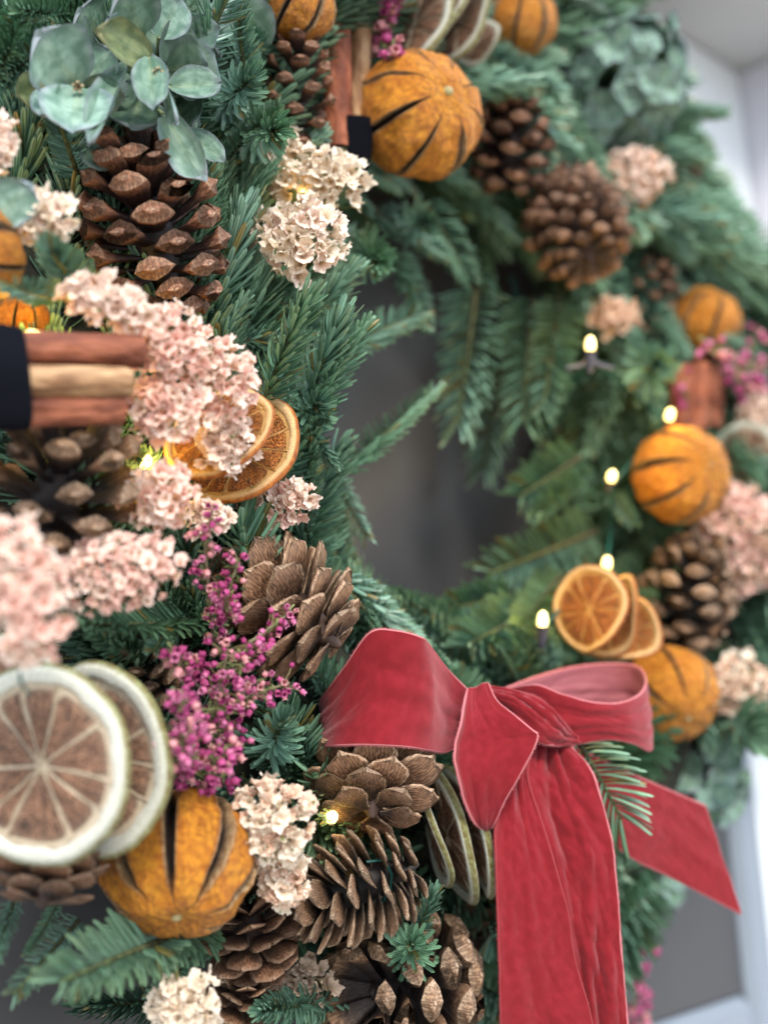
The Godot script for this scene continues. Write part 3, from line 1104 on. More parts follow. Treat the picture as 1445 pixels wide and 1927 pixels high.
# ------------------------------------------------------------------ velvet ribbon
# rows of [left x, y, distance, right x, y, distance, bulge]: the two edges of the ribbon, row by row
func ribbon(o: Node3D, called: String, rows: Array, n: int, m: int, wrinkle: float, sd: int, back_shows := false, edge := "selvage", peak := 1.0):
	var nf := FastNoiseLite.new()
	nf.seed = sd
	nf.frequency = 1.0
	var Ls := []
	var Rs := []
	for q in rows:
		Ls.append(pd(q[0], q[1], q[2]))
		Rs.append(pd(q[3], q[4], q[5]))
	var K := rows.size()
	var cat := func(a: Array, t: float) -> Vector3:
		var i := clampi(int(t), 0, K - 2)
		var f := t - i
		return a[i].cubic_interpolate(a[i + 1], a[maxi(i - 1, 0)], a[mini(i + 2, K - 1)], f)
	var P := PackedVector3Array()
	var U := PackedVector2Array()
	var vl := 0.0
	var prev := Vector3.ZERO
	for j in n:
		var t := (K - 1.0) * j / (n - 1)
		var i0 := clampi(int(t), 0, K - 2)
		var bulge: float = lerpf(rows[i0][6], rows[i0 + 1][6], t - i0)
		var l: Vector3 = cat.call(Ls, t)
		var r: Vector3 = cat.call(Rs, t)
		var mid := (l + r) * 0.5
		if j > 0:
			vl += mid.distance_to(prev)
		prev = mid
		var l2: Vector3 = cat.call(Ls, minf(t + 0.15, K - 1.0)) + cat.call(Rs, minf(t + 0.15, K - 1.0))
		var l1: Vector3 = cat.call(Ls, maxf(t - 0.15, 0)) + cat.call(Rs, maxf(t - 0.15, 0))
		var nrm := (r - l).cross(l2 - l1).normalized()
		var wd := l.distance_to(r)
		for i in m:
			var u := i / (m - 1.0)
			var w := sin(PI * pow(u, peak))
			var p := l.lerp(r, u) + nrm * bulge * wd * w
			p += nrm * wrinkle * (nf.get_noise_2d(u * 2.8, vl * 15.0) + 0.4 * nf.get_noise_2d(u * 5.0 + 9, vl * 60.0)) * (0.35 + 0.65 * w)
			P.append(p)
			U.append(Vector2(u * 0.036, vl))
	var N := PackedVector3Array()
	for j in n:
		for i in m:
			var du := P[j * m + mini(i + 1, m - 1)] - P[j * m + maxi(i - 1, 0)]
			var dv := P[mini(j + 1, n - 1) * m + i] - P[maxi(j - 1, 0) * m + i]
			N.append(du.cross(dv).normalized())
	var front := MB.new()
	var back := MB.new()
	var th := 0.0006
	for k in P.size():
		front.add(P[k] + N[k] * th - o.position, U[k])
		back.add(P[k] - N[k] * th - o.position, U[k])
	front.grid(0, m, n)
	back.grid(0, m, n, true)
	part(called, front.mesh(false), M["velvet"], o)
	part(called + "_back", back.mesh(false), M["ribbon_back"] if back_shows else M["velvet"], o)
	# woven edges and cut ends
	var lines := [PackedVector3Array(), PackedVector3Array(), PackedVector3Array(), PackedVector3Array()]
	for j in n:
		lines[0].append(P[j * m] - o.position)
		lines[1].append(P[j * m + m - 1] - o.position)
	for i in m:
		lines[2].append(P[i] - o.position)
		lines[3].append(P[(n - 1) * m + i] - o.position)
	for li in 4:
		var e := MB.new()
		e.tube(lines[li], func(_t): return 0.00055, 6, Color.WHITE)
		part("ribbon_edge", e.mesh(false), M[edge], o)
	var fz := MB.new()                                 # loose pile standing off the edges
	var r2 := RandomNumberGenerator.new()
	r2.seed = sd
	for li in 2:
		var lp: PackedVector3Array = lines[li]
		for j in n - 1:
			var cnt := int(lp[j].distance_to(lp[j + 1]) / 0.00022) + 1
			var inn: Vector3 = P[j * m + (2 if li == 0 else m - 3)] - o.position
			for q in cnt:
				var p := lp[j].lerp(lp[j + 1], r2.randf())
				var od := (p - inn).normalized()
				var tg := (lp[j + 1] - lp[j]).normalized()
				var d := (od + N[j * m + (0 if li == 0 else m - 1)] * r2.randf_range(-0.6, 0.9) + tg * r2.randf_range(-0.5, 0.5)).normalized()
				var f := fz.v.size()
				fz.add(p - tg * 0.00009 + od * 0.0005)
				fz.add(p + tg * 0.00009 + od * 0.0005)
				fz.add(p + d * r2.randf_range(0.0008, 0.0015))
				fz.tri(f, f + 1, f + 2)
	part("velvet_pile", fz.mesh(false), M[edge], o).set_meta("kind", "stuff")

# ------------------------------------------------------------------ fairy lights
func bulb_meshes() -> Array:
	if cache.has("bulb"):
		return cache["bulb"]
	var b := MB.new()
	for j in 8:
		var t := j / 7.0
		var rr := 0.0024 * sqrt(maxf(1.0 - pow(maxf(t - 0.35, 0) / 0.65, 2), 0.0)) * (0.85 + 0.15 * minf(t * 4, 1)) + 0.00002
		for i in 11:
			var a := TAU * i / 10.0
			b.add(Vector3(cos(a) * rr, 0.0075 * t, sin(a) * rr), Vector2.ZERO)
	b.grid(0, 11, 8, true)
	var s := MB.new()
	s.tube(PackedVector3Array([Vector3(0, -0.011, 0), Vector3(0, -0.007, 0), Vector3(0, -0.001, 0), Vector3(0, 0.0005, 0)]), func(t): return lerpf(0.0014, 0.0028, smoothstep(0.1, 0.6, t)), 10, Color.WHITE)
	cache["bulb"] = [b.mesh(true), s.mesh(true)]
	return cache["bulb"]

func bulb(o: Node3D, p: Vector3, up: Vector3, glow: float):
	var m := bulb_meshes()
	var bs := frame_y(up, cv(0, 0, 1))
	part("bulb_socket", m[1], M["bulb_socket"], o, Transform3D(bs, p - o.position))
	part("light_bulb", m[0], M["light_bulb"], o, Transform3D(bs, p - o.position))
	var l := OmniLight3D.new()
	l.name = "bulb_glow"
	l.light_color = Color(1.0, 0.80, 0.34)
	l.light_energy = glow
	l.light_size = 0.002
	l.omni_range = 2.0
	l.omni_attenuation = 2.0
	l.shadow_enabled = true
	o.add_child(l, true)
	l.position = p - o.position + up.normalized() * 0.0045

# ------------------------------------------------------------------ boards
func board(lo: Vector3, hi: Vector3, bev := 0.002) -> ArrayMesh:
	var b := MB.new()
	var c := (lo + hi) * 0.5
	var e := (hi - lo) * 0.5
	bev = minf(bev, minf(e.x, minf(e.y, e.z)) * 0.9)
	for ax in 3:
		for s in [1.0, -1.0]:
			var n := Vector3.ZERO
			n[ax] = s
			var u := Vector3.ZERO
			u[(ax + 1) % 3] = 1
			var v := n.cross(u)
			var f := b.v.size()
			for q in [[-1, -1], [1, -1], [1, 1], [-1, 1]]:
				var p: Vector3 = n + u * q[0] + v * q[1]
				var r := c + p * e
				r -= (u * q[0] + v * q[1]) * bev
				b.add(r)
			b.quad(f, f + 3, f + 2, f + 1)
	# bevel strips
	for ax in 3:
		for s1 in [1.0, -1.0]:
			for s2 in [1.0, -1.0]:
				var a1 := (ax + 1) % 3
				var a2 := (ax + 2) % 3
				var f := b.v.size()
				for q in [-1.0, 1.0]:
					var p := Vector3.ZERO
					p[ax] = q * (e[ax] - bev)
					p[a1] = s1 * e[a1]
					p[a2] = s2 * (e[a2] - bev)
					b.add(c + p)
					p[a1] = s1 * (e[a1] - bev)
					p[a2] = s2 * e[a2]
					b.add(c + p)
				if s1 * s2 > 0:
					b.quad(f, f + 2, f + 3, f + 1)
				else:
					b.quad(f, f + 1, f + 3, f + 2)
	return b.mesh(false)
# ------------------------------------------------------------------ the scene
func _ready():
	rng.seed = 5
	set_axes()
	var cam := Camera3D.new()
	cam.name = "camera"
	cam.transform = Transform3D(Basis(rgt, upv, -fwd), eye)
	cam.fov = 42.2
	cam.near = 0.02
	cam.far = 60.0
	var at := CameraAttributesPhysical.new()
	at.frustum_focal_length = 31.1
	at.frustum_focus_distance = 0.486
	at.frustum_near = 0.02
	at.frustum_far = 60.0
	at.exposure_aperture = 3.0
	cam.attributes = at
	add_child(cam)
	cam.fov = 42.2
	cam.current = true

	var sm := ProceduralSkyMaterial.new()
	sm.sky_top_color = Color(0.80, 0.86, 0.93)
	sm.sky_horizon_color = Color(0.86, 0.88, 0.90)
	sm.sky_curve = 0.2
	sm.ground_bottom_color = Color(0.52, 0.51, 0.49)
	sm.ground_horizon_color = Color(0.62, 0.62, 0.62)
	sm.ground_curve = 0.3
	var sky := Sky.new()
	sky.sky_material = sm
	var env := Environment.new()
	env.background_mode = Environment.BG_SKY
	env.sky = sky
	env.tonemap_mode = Environment.TONE_MAPPER_LINEAR
	env.tonemap_exposure = 3.55
	env.sdfgi_enabled = true
	env.ssao_enabled = true
	env.ssil_enabled = true
	var we := WorldEnvironment.new()
	we.name = "daylight"
	we.environment = env
	add_child(we)
	var sun := DirectionalLight3D.new()
	sun.name = "sun"
	sun.light_energy = 0.34
	sun.light_angular_distance = 14.0
	sun.light_color = Color(1.0, 0.965, 0.92)
	sun.shadow_enabled = true
	add_child(sun)
	sun.look_at_from_position(Vector3(-0.75, 1.25, 1.35), Vector3.ZERO)

	make_materials()
	make_sprigs()
	build_door()
	build_base()
	build_oranges()
	build_cones()
	build_slices()
	build_flowers()
	build_hydrangeas()
	build_cinnamon()
	build_bow()
	build_lights()
	build_fir()

func build_door():
	var d := thing("front_door", "grey painted front door with a recessed dark panel behind the wreath", "door", Vector3.ZERO)
	part("dark_panel", board(Vector3(-0.36, -0.345, -0.03), Vector3(0.3065, 0.31, 0.0)), M["door_dark"], d)
	part("panel_moulding", board(Vector3(0.3065, -0.38, -0.03), Vector3(0.34, 0.345, 0.007), 0.006), M["door_grey"], d)
	part("panel_moulding", board(Vector3(-0.392, -0.38, -0.03), Vector3(-0.36, 0.345, 0.007), 0.006), M["door_grey"], d)
	part("panel_moulding", board(Vector3(-0.36, 0.31, -0.03), Vector3(0.3065, 0.345, 0.0065), 0.006), M["door_grey"], d)
	part("panel_moulding", board(Vector3(-0.36, -0.38, -0.03), Vector3(0.3065, -0.345, 0.0065), 0.006), M["door_grey"], d)
	part("stile", board(Vector3(0.34, -1.4, -0.03), Vector3(0.4425, 0.354, 0.004)), M["frame_pale"], d)
	part("stile", board(Vector3(-0.46, -1.4, -0.03), Vector3(-0.392, 0.354, 0.004)), M["frame_pale"], d)
	part("rail", board(Vector3(-0.392, 0.345, -0.03), Vector3(0.34, 0.354, 0.0035)), M["frame_pale"], d)
	part("rail", board(Vector3(-0.392, -0.52, -0.03), Vector3(0.34, -0.38, 0.0035)), M["frame_pale"], d)
	part("dark_panel", board(Vector3(-0.392, -1.4, -0.03), Vector3(0.34, -0.52, 0.0)), M["door_dark"], d)
	var f := thing("door_frame", "pale painted door frame with a grey soffit around the front door", "door frame", Vector3(0.443, 0, 0))
	part("soffit", board(Vector3(-0.98, 0.356, -0.05), Vector3(0.25, 0.44, 0.12)), M["soffit_grey"], f)
	part("jamb", board(Vector3(0.0015, -1.4, -0.05), Vector3(0.25, 0.355, 0.10)), M["jamb_pale"], f)
	part("jamb", board(Vector3(-0.98, -1.4, -0.05), Vector3(-0.905, 0.355, 0.02)), M["jamb_pale"], f)

func build_base():
	var b := MB.new()
	var nf := FastNoiseLite.new()
	nf.seed = 4
	nf.frequency = 22.0
	for i in 121:
		var a := TAU * i / 120.0
		for j in 33:
			var s := TAU * j / 32.0
			var d := Vector3(cos(a) * cos(s), sin(a) * cos(s), sin(s))
			var p := Vector3(cos(a), sin(a), 0) * 0.215 + d * Vector3(0.062, 0.062, 0.038) + Vector3(0, 0, 0.049)
			p += d * 0.009 * nf.get_noise_3dv(p)
			var k := 0.5 + 0.5 * nf.get_noise_3dv(p * 2.1)
			b.add(p, Vector2.ZERO, Color(0.012, 0.02, 0.010).lerp(Color(0.035, 0.032, 0.016), k))
	b.grid(0, 33, 121)
	var o := thing("wreath_base", "dark moss covered ring under the fir, carrying the whole wreath", "wreath base", Vector3(0, 0, 0))
	part("moss_ring", b.mesh(true), M["moss"], o)

func build_oranges():
	orange(788, 218, 0.115, 110, 127, Vector3(0.52, 0.2, 0.83), 1, 0.05, 0.3, "whole dried orange with thin slits beside the cinnamon at the wreath's top")
	orange(337, 1622, 0.105, 134, 148, Vector3(0.08, -0.62, 0.78), 2, 0.085, 0.06, "large dried orange with wide open slits below the lime slices")
	orange(556, 8, 0.112, 76, 76, Vector3(0.5, 0.75, 0.3), 3, 0.06, 0.2, "brownish dried orange above the upper pine cone, cut by the picture's top edge")
	orange(978, 40, 0.10, 66, 70, Vector3(0.15, 0.9, 0.4), 4, 0.04, 0.0, "dried orange behind the stacked lime slices at the top")
	orange(1281, 893, 0.115, 86, 97, Vector3(0.5, 0.22, 0.85), 5, 0.055, 0.5, "bright dried orange halfway down the wreath's far right side")
	orange(1258, 1306, 0.10, 76, 106, Vector3(0.26, -0.45, 0.85), 6, 0.055, 0.2, "dried orange with a pale button behind the bow's right loop")
	orange(1326, 604, 0.095, 74, 60, Vector3(0.3, 0.9, 0.2), 7, 0.03, 0.1, "far dried orange with heather in front of it")
	orange(1158, 1752, 0.05, 34, 50, Vector3(0.8, 0.0, 0.5), 8, 0.04, 0.0, "small dried orange peeping out behind the hanging ribbon tails")
	orange(-52, 480, 0.12, 100, 96, Vector3(-0.4, -0.1, 0.7), 9, 0.05, 0.55, "dried orange wedge at the left edge beside the cream statice")
	orange(38, 592, 0.095, 62, 45, Vector3(0.2, 0.8, 0.5), 10, 0.05, 0.3, "glowing dried orange just above the cinnamon bundle on the left")

func build_cones():
	cone(285, 425, 0.108, Vector3(-0.16, 0.90, 0.30), 350, 290, "a", "red", "large reddish pine cone with open knobbed scales under the hydrangea", {"n": 58, "open0": -14.0, "open1": 58.0})
	cone(560, 190, 0.102, Vector3(0.06, 0.93, 0.3), 290, 150, "a", "red", "upright pine cone between the fir and the upper cinnamon sticks", {"n": 42, "open1": 66.0})
	cone(108, 925, 0.112, Vector3(0.25, 0.8, 0.45), 270, 330, "a", "dark", "wide open dark pine cone under the cinnamon bundle", {"n": 38, "open0": -5.0, "open1": 60.0, "wide": 0.82})
	cone(532, 1140, 0.108, Vector3(-0.74, 0.5, -0.22), 270, 292, "b", "tan", "tan pine cone with broad rounded scales above the bow", {"n": 54, "open0": -12.0, "open1": 58.0, "wide": 1.0})
	cone(704, 1452, 0.114, Vector3(0.04, 0.72, -0.72), 200, 282, "b", "tan", "tan pine cone rosette tucked under the bow's left loop", {"n": 56, "open0": -4.0, "open1": 52.0, "wide": 0.95})
	keep(pz(690, 1450, 0.118), 135)
	cone(660, 1672, 0.112, Vector3(-0.86, -0.22, 0.35), 285, 240, "b", "dark", "beige tipped pine cone with a green wire, right of the lower statice", {"n": 58, "open0": -8.0, "open1": 55.0, "wide": 0.85})
	cone(470, 1745, 0.085, Vector3(-0.1, 0.8, 0.4), 190, 230, "b", "mid", "shaded brown pine cone under the large dried orange", {"n": 44, "wide": 0.9})
	cone(760, 1850, 0.095, Vector3(-0.6, 0.1, 0.72), 290, 320, "a", "dark", "dark pine cone with beige knobs at the bottom edge", {"n": 50, "open0": -5.0, "open1": 55.0, "wide": 0.9})
	cone(868, 1722, 0.07, Vector3(-0.3, 0.5, -0.5), 130, 160, "b", "mid", "half hidden brown pine cone left of the ribbon tails", {"n": 34})
	cone(92, 1612, 0.10, Vector3(0.0, 0.86, -0.48), 190, 260, "b", "mid", "brown pine cone rosette under the near lime slices", {"n": 50, "open0": 0.0, "open1": 50.0, "wide": 0.95})
	cone(262, 1268, 0.085, Vector3(0.1, 0.6, 0.7), 150, 170, "a", "dark", "small dark pine cone hidden behind the heather", {"n": 36})
	cone(958, 272, 0.09, Vector3(0.1, 0.85, 0.35), 175, 172, "a", "red", "dark pine cone right of the upper dried orange", {"n": 42})
	cone(1086, 428, 0.10, Vector3(-0.2, 0.8, -0.5), 175, 214, "a", "mid", "round light brown pine cone below the far hydrangea", {"n": 92, "open0": -16.0, "open1": 62.0, "wide": 0.6, "thick": 1.45})
	cone(1290, 1120, 0.10, Vector3(0.1, 0.85, 0.4), 215, 190, "a", "dark", "dark pine cone below the far pink statice", {"n": 50})
	cone(1225, 560, 0.08, Vector3(0.1, 0.8, 0.4), 150, 110, "a", "mid", "small shaded pine cone left of the far upper orange", {"n": 34})
	cone(1268, 322, 0.09, Vector3(0.8, 0.1, 0.3), 110, 66, "b", "mid", "small brown pine cone with a pale tip beside the far pink statice", {"n": 30})
	cone(452, 1880, 0.075, Vector3(0.2, 0.7, 0.5), 160, 170, "b", "tan", "pine cone in shadow behind the bottom cream statice", {"n": 34})

func build_slices():
	slice("lime", 78, 1442, 0.124, 190, Vector3(-0.30, 0.06, 0.95), 1, 0.06, "near round lime slice with a white pith ring, in front of another")
	slice("lime", 178, 1428, 0.112, 181, Vector3(-0.52, 0.05, 0.85), 2, 0.06, "lime slice partly covered by the nearer round slice")
	slice("lime", 10, 1300, 0.11, 108, Vector3(-0.2, 0.3, 0.93), 3, 0.05, "browned lime slice with a green wire at the left edge")
	slice("orange", 412, 812, 0.125, 112, Vector3(-0.30, 0.60, 0.74), 1, 0.04, "upper dried orange slice tucked behind the pink statice")
	slice("orange", 448, 848, 0.112, 126, Vector3(-0.36, 0.55, 0.76), 2, 0.05, "lower dried orange slice with a thick rind beside the fir")
	slice("lime", 812, 1560, 0.112, 108, Vector3(-0.92, -0.26, 0.10), 4, 0.06, "lime slice seen edge on, leftmost of those beside the ribbon")
	slice("lime", 842, 1572, 0.108, 136, Vector3(-0.92, -0.27, 0.28), 1, 0.04, "edge on lime slice with a white face, between two others by the ribbon")
	slice("lime", 884, 1566, 0.112, 128, Vector3(-0.92, -0.28, 0.20), 3, 0.05, "green rimmed lime slice touching the hanging ribbon")
	slice("lime", 918, 1585, 0.096, 112, Vector3(-0.92, -0.28, 0.24), 2, 0.05, "lime slice mostly hidden behind the hanging ribbon")
	slice("lime", 778, 50, 0.108, 106, Vector3(-0.74, 0.3, 0.55), 2, 0.08, "leftmost of the stacked lime slices at the wreath's top")
	slice("lime", 822, 48, 0.106, 100, Vector3(-0.82, 0.36, 0.35), 3, 0.08, "middle one of the stacked lime slices at the wreath's top")
	slice("lime", 862, 52, 0.104, 90, Vector3(-0.74, 0.42, 0.45), 4, 0.10, "third of the stacked lime slices, by the far orange at the top")
	slice("lime", 897, 78, 0.102, 50, Vector3(-0.45, 0.25, 0.8), 1, 0.16, "small curled lime slice above the upper dried orange")
	slice("orange", 1108, 1148, 0.112, 84, Vector3(-0.66, 0.15, 0.62), 3, 0.16, "far left one of three orange slices above the bow")
	slice("orange", 1152, 1160, 0.112, 84, Vector3(-0.82, 0.42, 0.30), 4, 0.22, "middle one of three orange slices above the bow")
	slice("orange", 1178, 1192, 0.108, 70, Vector3(-0.70, 0.5, 0.45), 2, 0.36, "curled orange slice resting on the orange behind the bow")
	slice("lime", 1402, 858, 0.105, 66, Vector3(-0.1, 0.1, 0.98), 2, 0.06, "far lime slice right of the bright dried orange")

func build_flowers():
	statice(565, 452, 0.118, 100, 84, "cream", "cream statice head in focus between the big cone and the fir", 24, 0.1, "blush")
	statice(600, 345, 0.108, 108, 72, "cream", "cream statice head lit from inside below the upright cone", 23, -0.1)
	statice(530, 275, 0.098, 50, 50, "cream", "few cream statice flowers behind upright fir needles", 22)
	statice(86, 418, 0.128, 72, 66, "cream", "small cream statice head left of the large reddish cone", 22, 0.0, "blush")
	statice(0, 275, 0.12, 46, 66, "blush", "pale statice head cut off by the left edge", 22)
	statice(208, 572, 0.142, 105, 58, "blush", "pale pink statice above the cinnamon sticks, highest of the pink ones", 23, -0.35)
	statice(315, 650, 0.140, 92, 84, "pink", "pink statice head beside the cinnamon stick ends", 22, -0.5, "blush")
	statice(395, 715, 0.136, 108, 98, "blush", "large pale pink statice dome left of the orange slices", 23, -0.6, "pink")
	statice(318, 772, 0.136, 94, 74, "pink", "pink statice between the cinnamon ends and the gold lit needles", 22, -0.2, "blush")
	statice(430, 840, 0.132, 66, 66, "blush", "pink statice spray lying over the orange slices", 22)
	statice(305, 935, 0.130, 76, 70, "blush", "pale pink statice between the dark cone and the orange slices", 22, 0.0, "pink")
	statice(390, 975, 0.122, 52, 44, "blush", "little pink statice tuft behind the upper heather", 20)
	statice(225, 1078, 0.130, 130, 84, "pink", "dense rose pink statice head below the dark open cone", 19, 0.2, "blush")
	statice(45, 1110, 0.152, 98, 158, "pink", "blurred pink statice nearest the camera at the left edge", 26, 0.2, "blush")
	statice(525, 952, 0.105, 84, 52, "blush", "small pink statice under the orange slices beside the fir", 19, 0.3, "pink")
	statice(505, 1545, 0.122, 100, 92, "cream", "peach cream statice on the shoulder of the large dried orange", 22, 0.0, "peach")
	statice(535, 1650, 0.116, 58, 72, "cream", "lower tip of cream statice beside the beige tipped cone", 21, 0.0, "peach")
	statice(350, 1885, 0.10, 76, 72, "cream", "cream statice at the bottom edge below the fir branch", 24)
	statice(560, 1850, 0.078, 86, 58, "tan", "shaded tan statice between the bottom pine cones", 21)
	statice(1190, 335, 0.10, 78, 62, "blush", "far pink statice beside the round pine cone", 18, 0.2, "peach")
	statice(1155, 595, 0.085, 52, 42, "peach", "far peach statice above the upper light bulb", 17)
	statice(1390, 1015, 0.112, 96, 118, "pink", "large far pink statice below the bright dried orange", 19, 0.2, "peach")
	statice(1384, 1292, 0.112, 78, 66, "peach", "far peach statice right of the orange behind the bow", 18, 0.0, "cream")
	statice(1425, 780, 0.11, 52, 40, "blush", "far pale statice at the right edge over the lime slice", 16)
	heather([[405, 1225, 0.10], [392, 1110, 0.125], [385, 1020, 0.135], [402, 955, 0.14]], 46, 7.4, 42, 0.25, "tall thin heather sprig reaching up to the orange slices")
	heather([[410, 1230, 0.10], [425, 1130, 0.128], [450, 1050, 0.134]], 42, 7.4, 42, 0.25, "heather sprig in front of the tan cone above the bow")
	heather([[400, 1330, 0.10], [470, 1210, 0.132], [550, 1150, 0.13]], 44, 7.4, 46, 0.25, "right hand heather sprig lying across the tan cone")
	heather([[395, 1400, 0.10], [440, 1320, 0.126], [545, 1285, 0.13]], 76, 7.6, 62, 0.12, "magenta heather sprig pointing at the bow's left loop")
	heather([[420, 1430, 0.10], [405, 1330, 0.126], [430, 1220, 0.132]], 96, 7.6, 74, 0.1, "thick magenta heather sprig in the middle of the bunch")
	heather([[360, 1470, 0.105], [342, 1400, 0.138], [350, 1300, 0.142]], 96, 8.6, 62, 0.1, "nearest magenta heather sprig right of the lime slices")
	heather([[400, 1470, 0.105], [400, 1430, 0.128], [440, 1400, 0.13]], 36, 9.5, 56, 0.1, "short magenta heather sprig above the large dried orange")
	heather([[370, 1290, 0.10], [335, 1240, 0.128], [328, 1215, 0.128]], 26, 9.5, 42, 0.2, "short heather sprig in front of the small dark cone")
	heather([[1445, 760, 0.08], [1385, 690, 0.128], [1330, 640, 0.128]], 46, 7.5, 50, 0.2, "far heather sprig in front of the upper right orange")
	heather([[1445, 770, 0.08], [1405, 700, 0.122], [1420, 620, 0.122]], 46, 7.5, 52, 0.2, "far heather sprig spreading over the door frame")
	heather([[1290, 800, 0.08], [1290, 750, 0.10], [1285, 705, 0.10]], 9, 7, 30, 0.2, "far heather sprig across the right hand cinnamon sticks")
	heather([[725, 190, 0.09], [735, 110, 0.122], [745, 80, 0.122]], 26, 10, 30, 0.2, "heather sprig between the upper orange and the lime slices")
	heather([[700, 110, 0.09], [722, 40, 0.11], [745, -10, 0.11]], 30, 10, 30, 0.2, "heather sprig cut by the top edge beside the lime slices")
	heather([[1150, 1600, 0.06], [1190, 1680, 0.06], [1205, 1790, 0.05], [1200, 1930, 0.04]], 80, 10, 34, 0.1, "heather trailing down behind the ribbon tails")

func build_hydrangeas():
	var c := pz(260, 150, 0.12)
	var o := thing("hydrangea", "large green hydrangea head with purple edged petals at the upper left", "hydrangea", c)
	var T := [
		[0, 1, 148, 165, 74, 68, 104, 0.2, .126], [1, 0, 150, 166, 215, 92, 64, -0.5, .122], [2, 1, 150, 168, 142, 244, 98, 0.1, .130], [3, 0, 155, 168, 236, 186, 62, 0.5, .126],
		[4, 1, 118, 162, 74, 202, 50, 0.8, .116], [5, 3, 86, 176, 26, 186, 58, 0.2, .108], [0, 3, 284, 112, 192, 58, 58, 0.45, .136], [3, 0, 282, 108, 286, 202, 50, 0.1, .140],
		[1, 1, 302, 150, 350, 232, 40, 1.0, .142], [2, 2, 312, 138, 404, 92, 112, -0.2, .128], [4, 2, 316, 130, 392, 128, 88, 0.3, .132], [5, 0, 320, 162, 418, 158, 54, -0.6, .136],
		[0, 1, 308, 216, 386, 336, 54, 0.3, .138], [3, 0, 350, 246, 424, 304, 38, -0.5, .130], [2, 0, 242, 122, 164, 268, 40, 0.8, .134], [1, 2, 262, 190, 250, 266, 96, 0.1, .118],
		[4, 2, 196, 254, 188, 308, 60, 0.2, .112], [0, 0, 272, 66, 226, -4, 92, 0.2, .128], [5, 1, 300, 70, 340, -6, 66, -0.3, .130], [1, 1, 218, 66, 196, 22, 50, 0.4, .120],
		[3, 1, 330, 78, 418, 56, 56, 0.3, .128], [2, 1, 498, 92, 418, 4, 80, 0.2, .110], [0, 0, 360, 92, 412, 108, 58, 0.6, .122], [4, 0, 470, 66, 430, -10, 70, -0.3, .106],
		[5, 2, 250, 66, 190, 60, 62, 0.3, .112], [1, 2, 300, 60, 262, 120, 84, -0.2, .116], [2, 2, 380, 100, 440, 140, 74, 0.2, .106], [3, 2, 330, 190, 352, 246, 70, 0.3, .116], [4, 0, 340, 30, 392, -14, 60, 0.1, .12]]
	for q in T:
		var hb: float = q[8] - 0.006
		add_petal(o, q[0], q[1], q[2], q[3], hb, q[4], q[5], q[8] + 0.004, q[6], q[7])
	var sb := MB.new()
	for q in T:
		var a := pz(q[2], q[3], q[8] - 0.006) - c
		sb.tube(PackedVector3Array([pz(280, 190, 0.07) - c, a * 0.6 - cv(0, 0, 1) * 0.012, a]), func(_t): return 0.0008, 6, Color(0.15, 0.2, 0.08), Color(0.2, 0.24, 0.12))
	for q in [[150, 167, .126], [300, 140, .138]]:         # the tiny eye of a floret
		var e := pz(q[0], q[1], q[2]) - c
		for k in 5:
			var d := cv(sin(k * 1.3), cos(k * 1.3), 1.6)
			sb.tube(PackedVector3Array([e, e + d * 0.0016, e + d * 0.003]), func(t): return 0.0003 + 0.0004 * t, 5, Color(0.16, 0.1, 0.06), Color(0.3, 0.24, 0.14))
	part("stems", sb.mesh(false), M["green_stem"], o)
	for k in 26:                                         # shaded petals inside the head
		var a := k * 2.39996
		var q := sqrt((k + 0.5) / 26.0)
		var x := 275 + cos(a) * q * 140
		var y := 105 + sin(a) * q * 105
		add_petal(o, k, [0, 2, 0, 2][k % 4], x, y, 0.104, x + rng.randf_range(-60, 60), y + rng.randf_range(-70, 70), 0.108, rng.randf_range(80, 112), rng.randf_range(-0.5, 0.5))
	keep(pz(280, 140, 0.12), 130)
	keep(pz(120, 160, 0.12), 70)
	keep(pz(1390, 680, 0.12), 70)
	hydrangea_ball(1162, 152, 0.10, 124, 40, 46, "blurred blue green hydrangea head at the wreath's upper right", [1, 1, 1, 0])
	hydrangea_ball(1295, 1462, 0.07, 92, 17, 52, "pale green hydrangea behind the bow's right tail", [1, 1, 0])
	hydrangea_ball(1228, 1652, 0.045, 44, 6, 46, "blue green hydrangea florets under the bow's right tail", [1, 0])
	hydrangea_ball(1392, 1185, 0.06, 54, 9, 44, "hydrangea florets right of the dark far cone", [1, 0, 1])
	var l := thing("hydrangea_floret", "pale hydrangea petals at the left edge above the dried orange wedge", "hydrangea", pz(10, 380, 0.13))
	add_petal(l, 1, 1, -14, 420, .128, 52, 342, .134, 66, 0.2)
	add_petal(l, 2, 0, -10, 360, .124, 58, 346, .126, 46, 0.9)
	var g := thing("broad_leaf", "broad dark olive leaf at the top behind the upright cone", "leaf", pz(665, 20, 0.08))
	add_petal(g, 1, 3, 640, 70, .085, 676, -50, .09, 110, 0.1)
	add_petal(g, 2, 3, 690, 60, .08, 640, -40, .082, 100, 0.1)

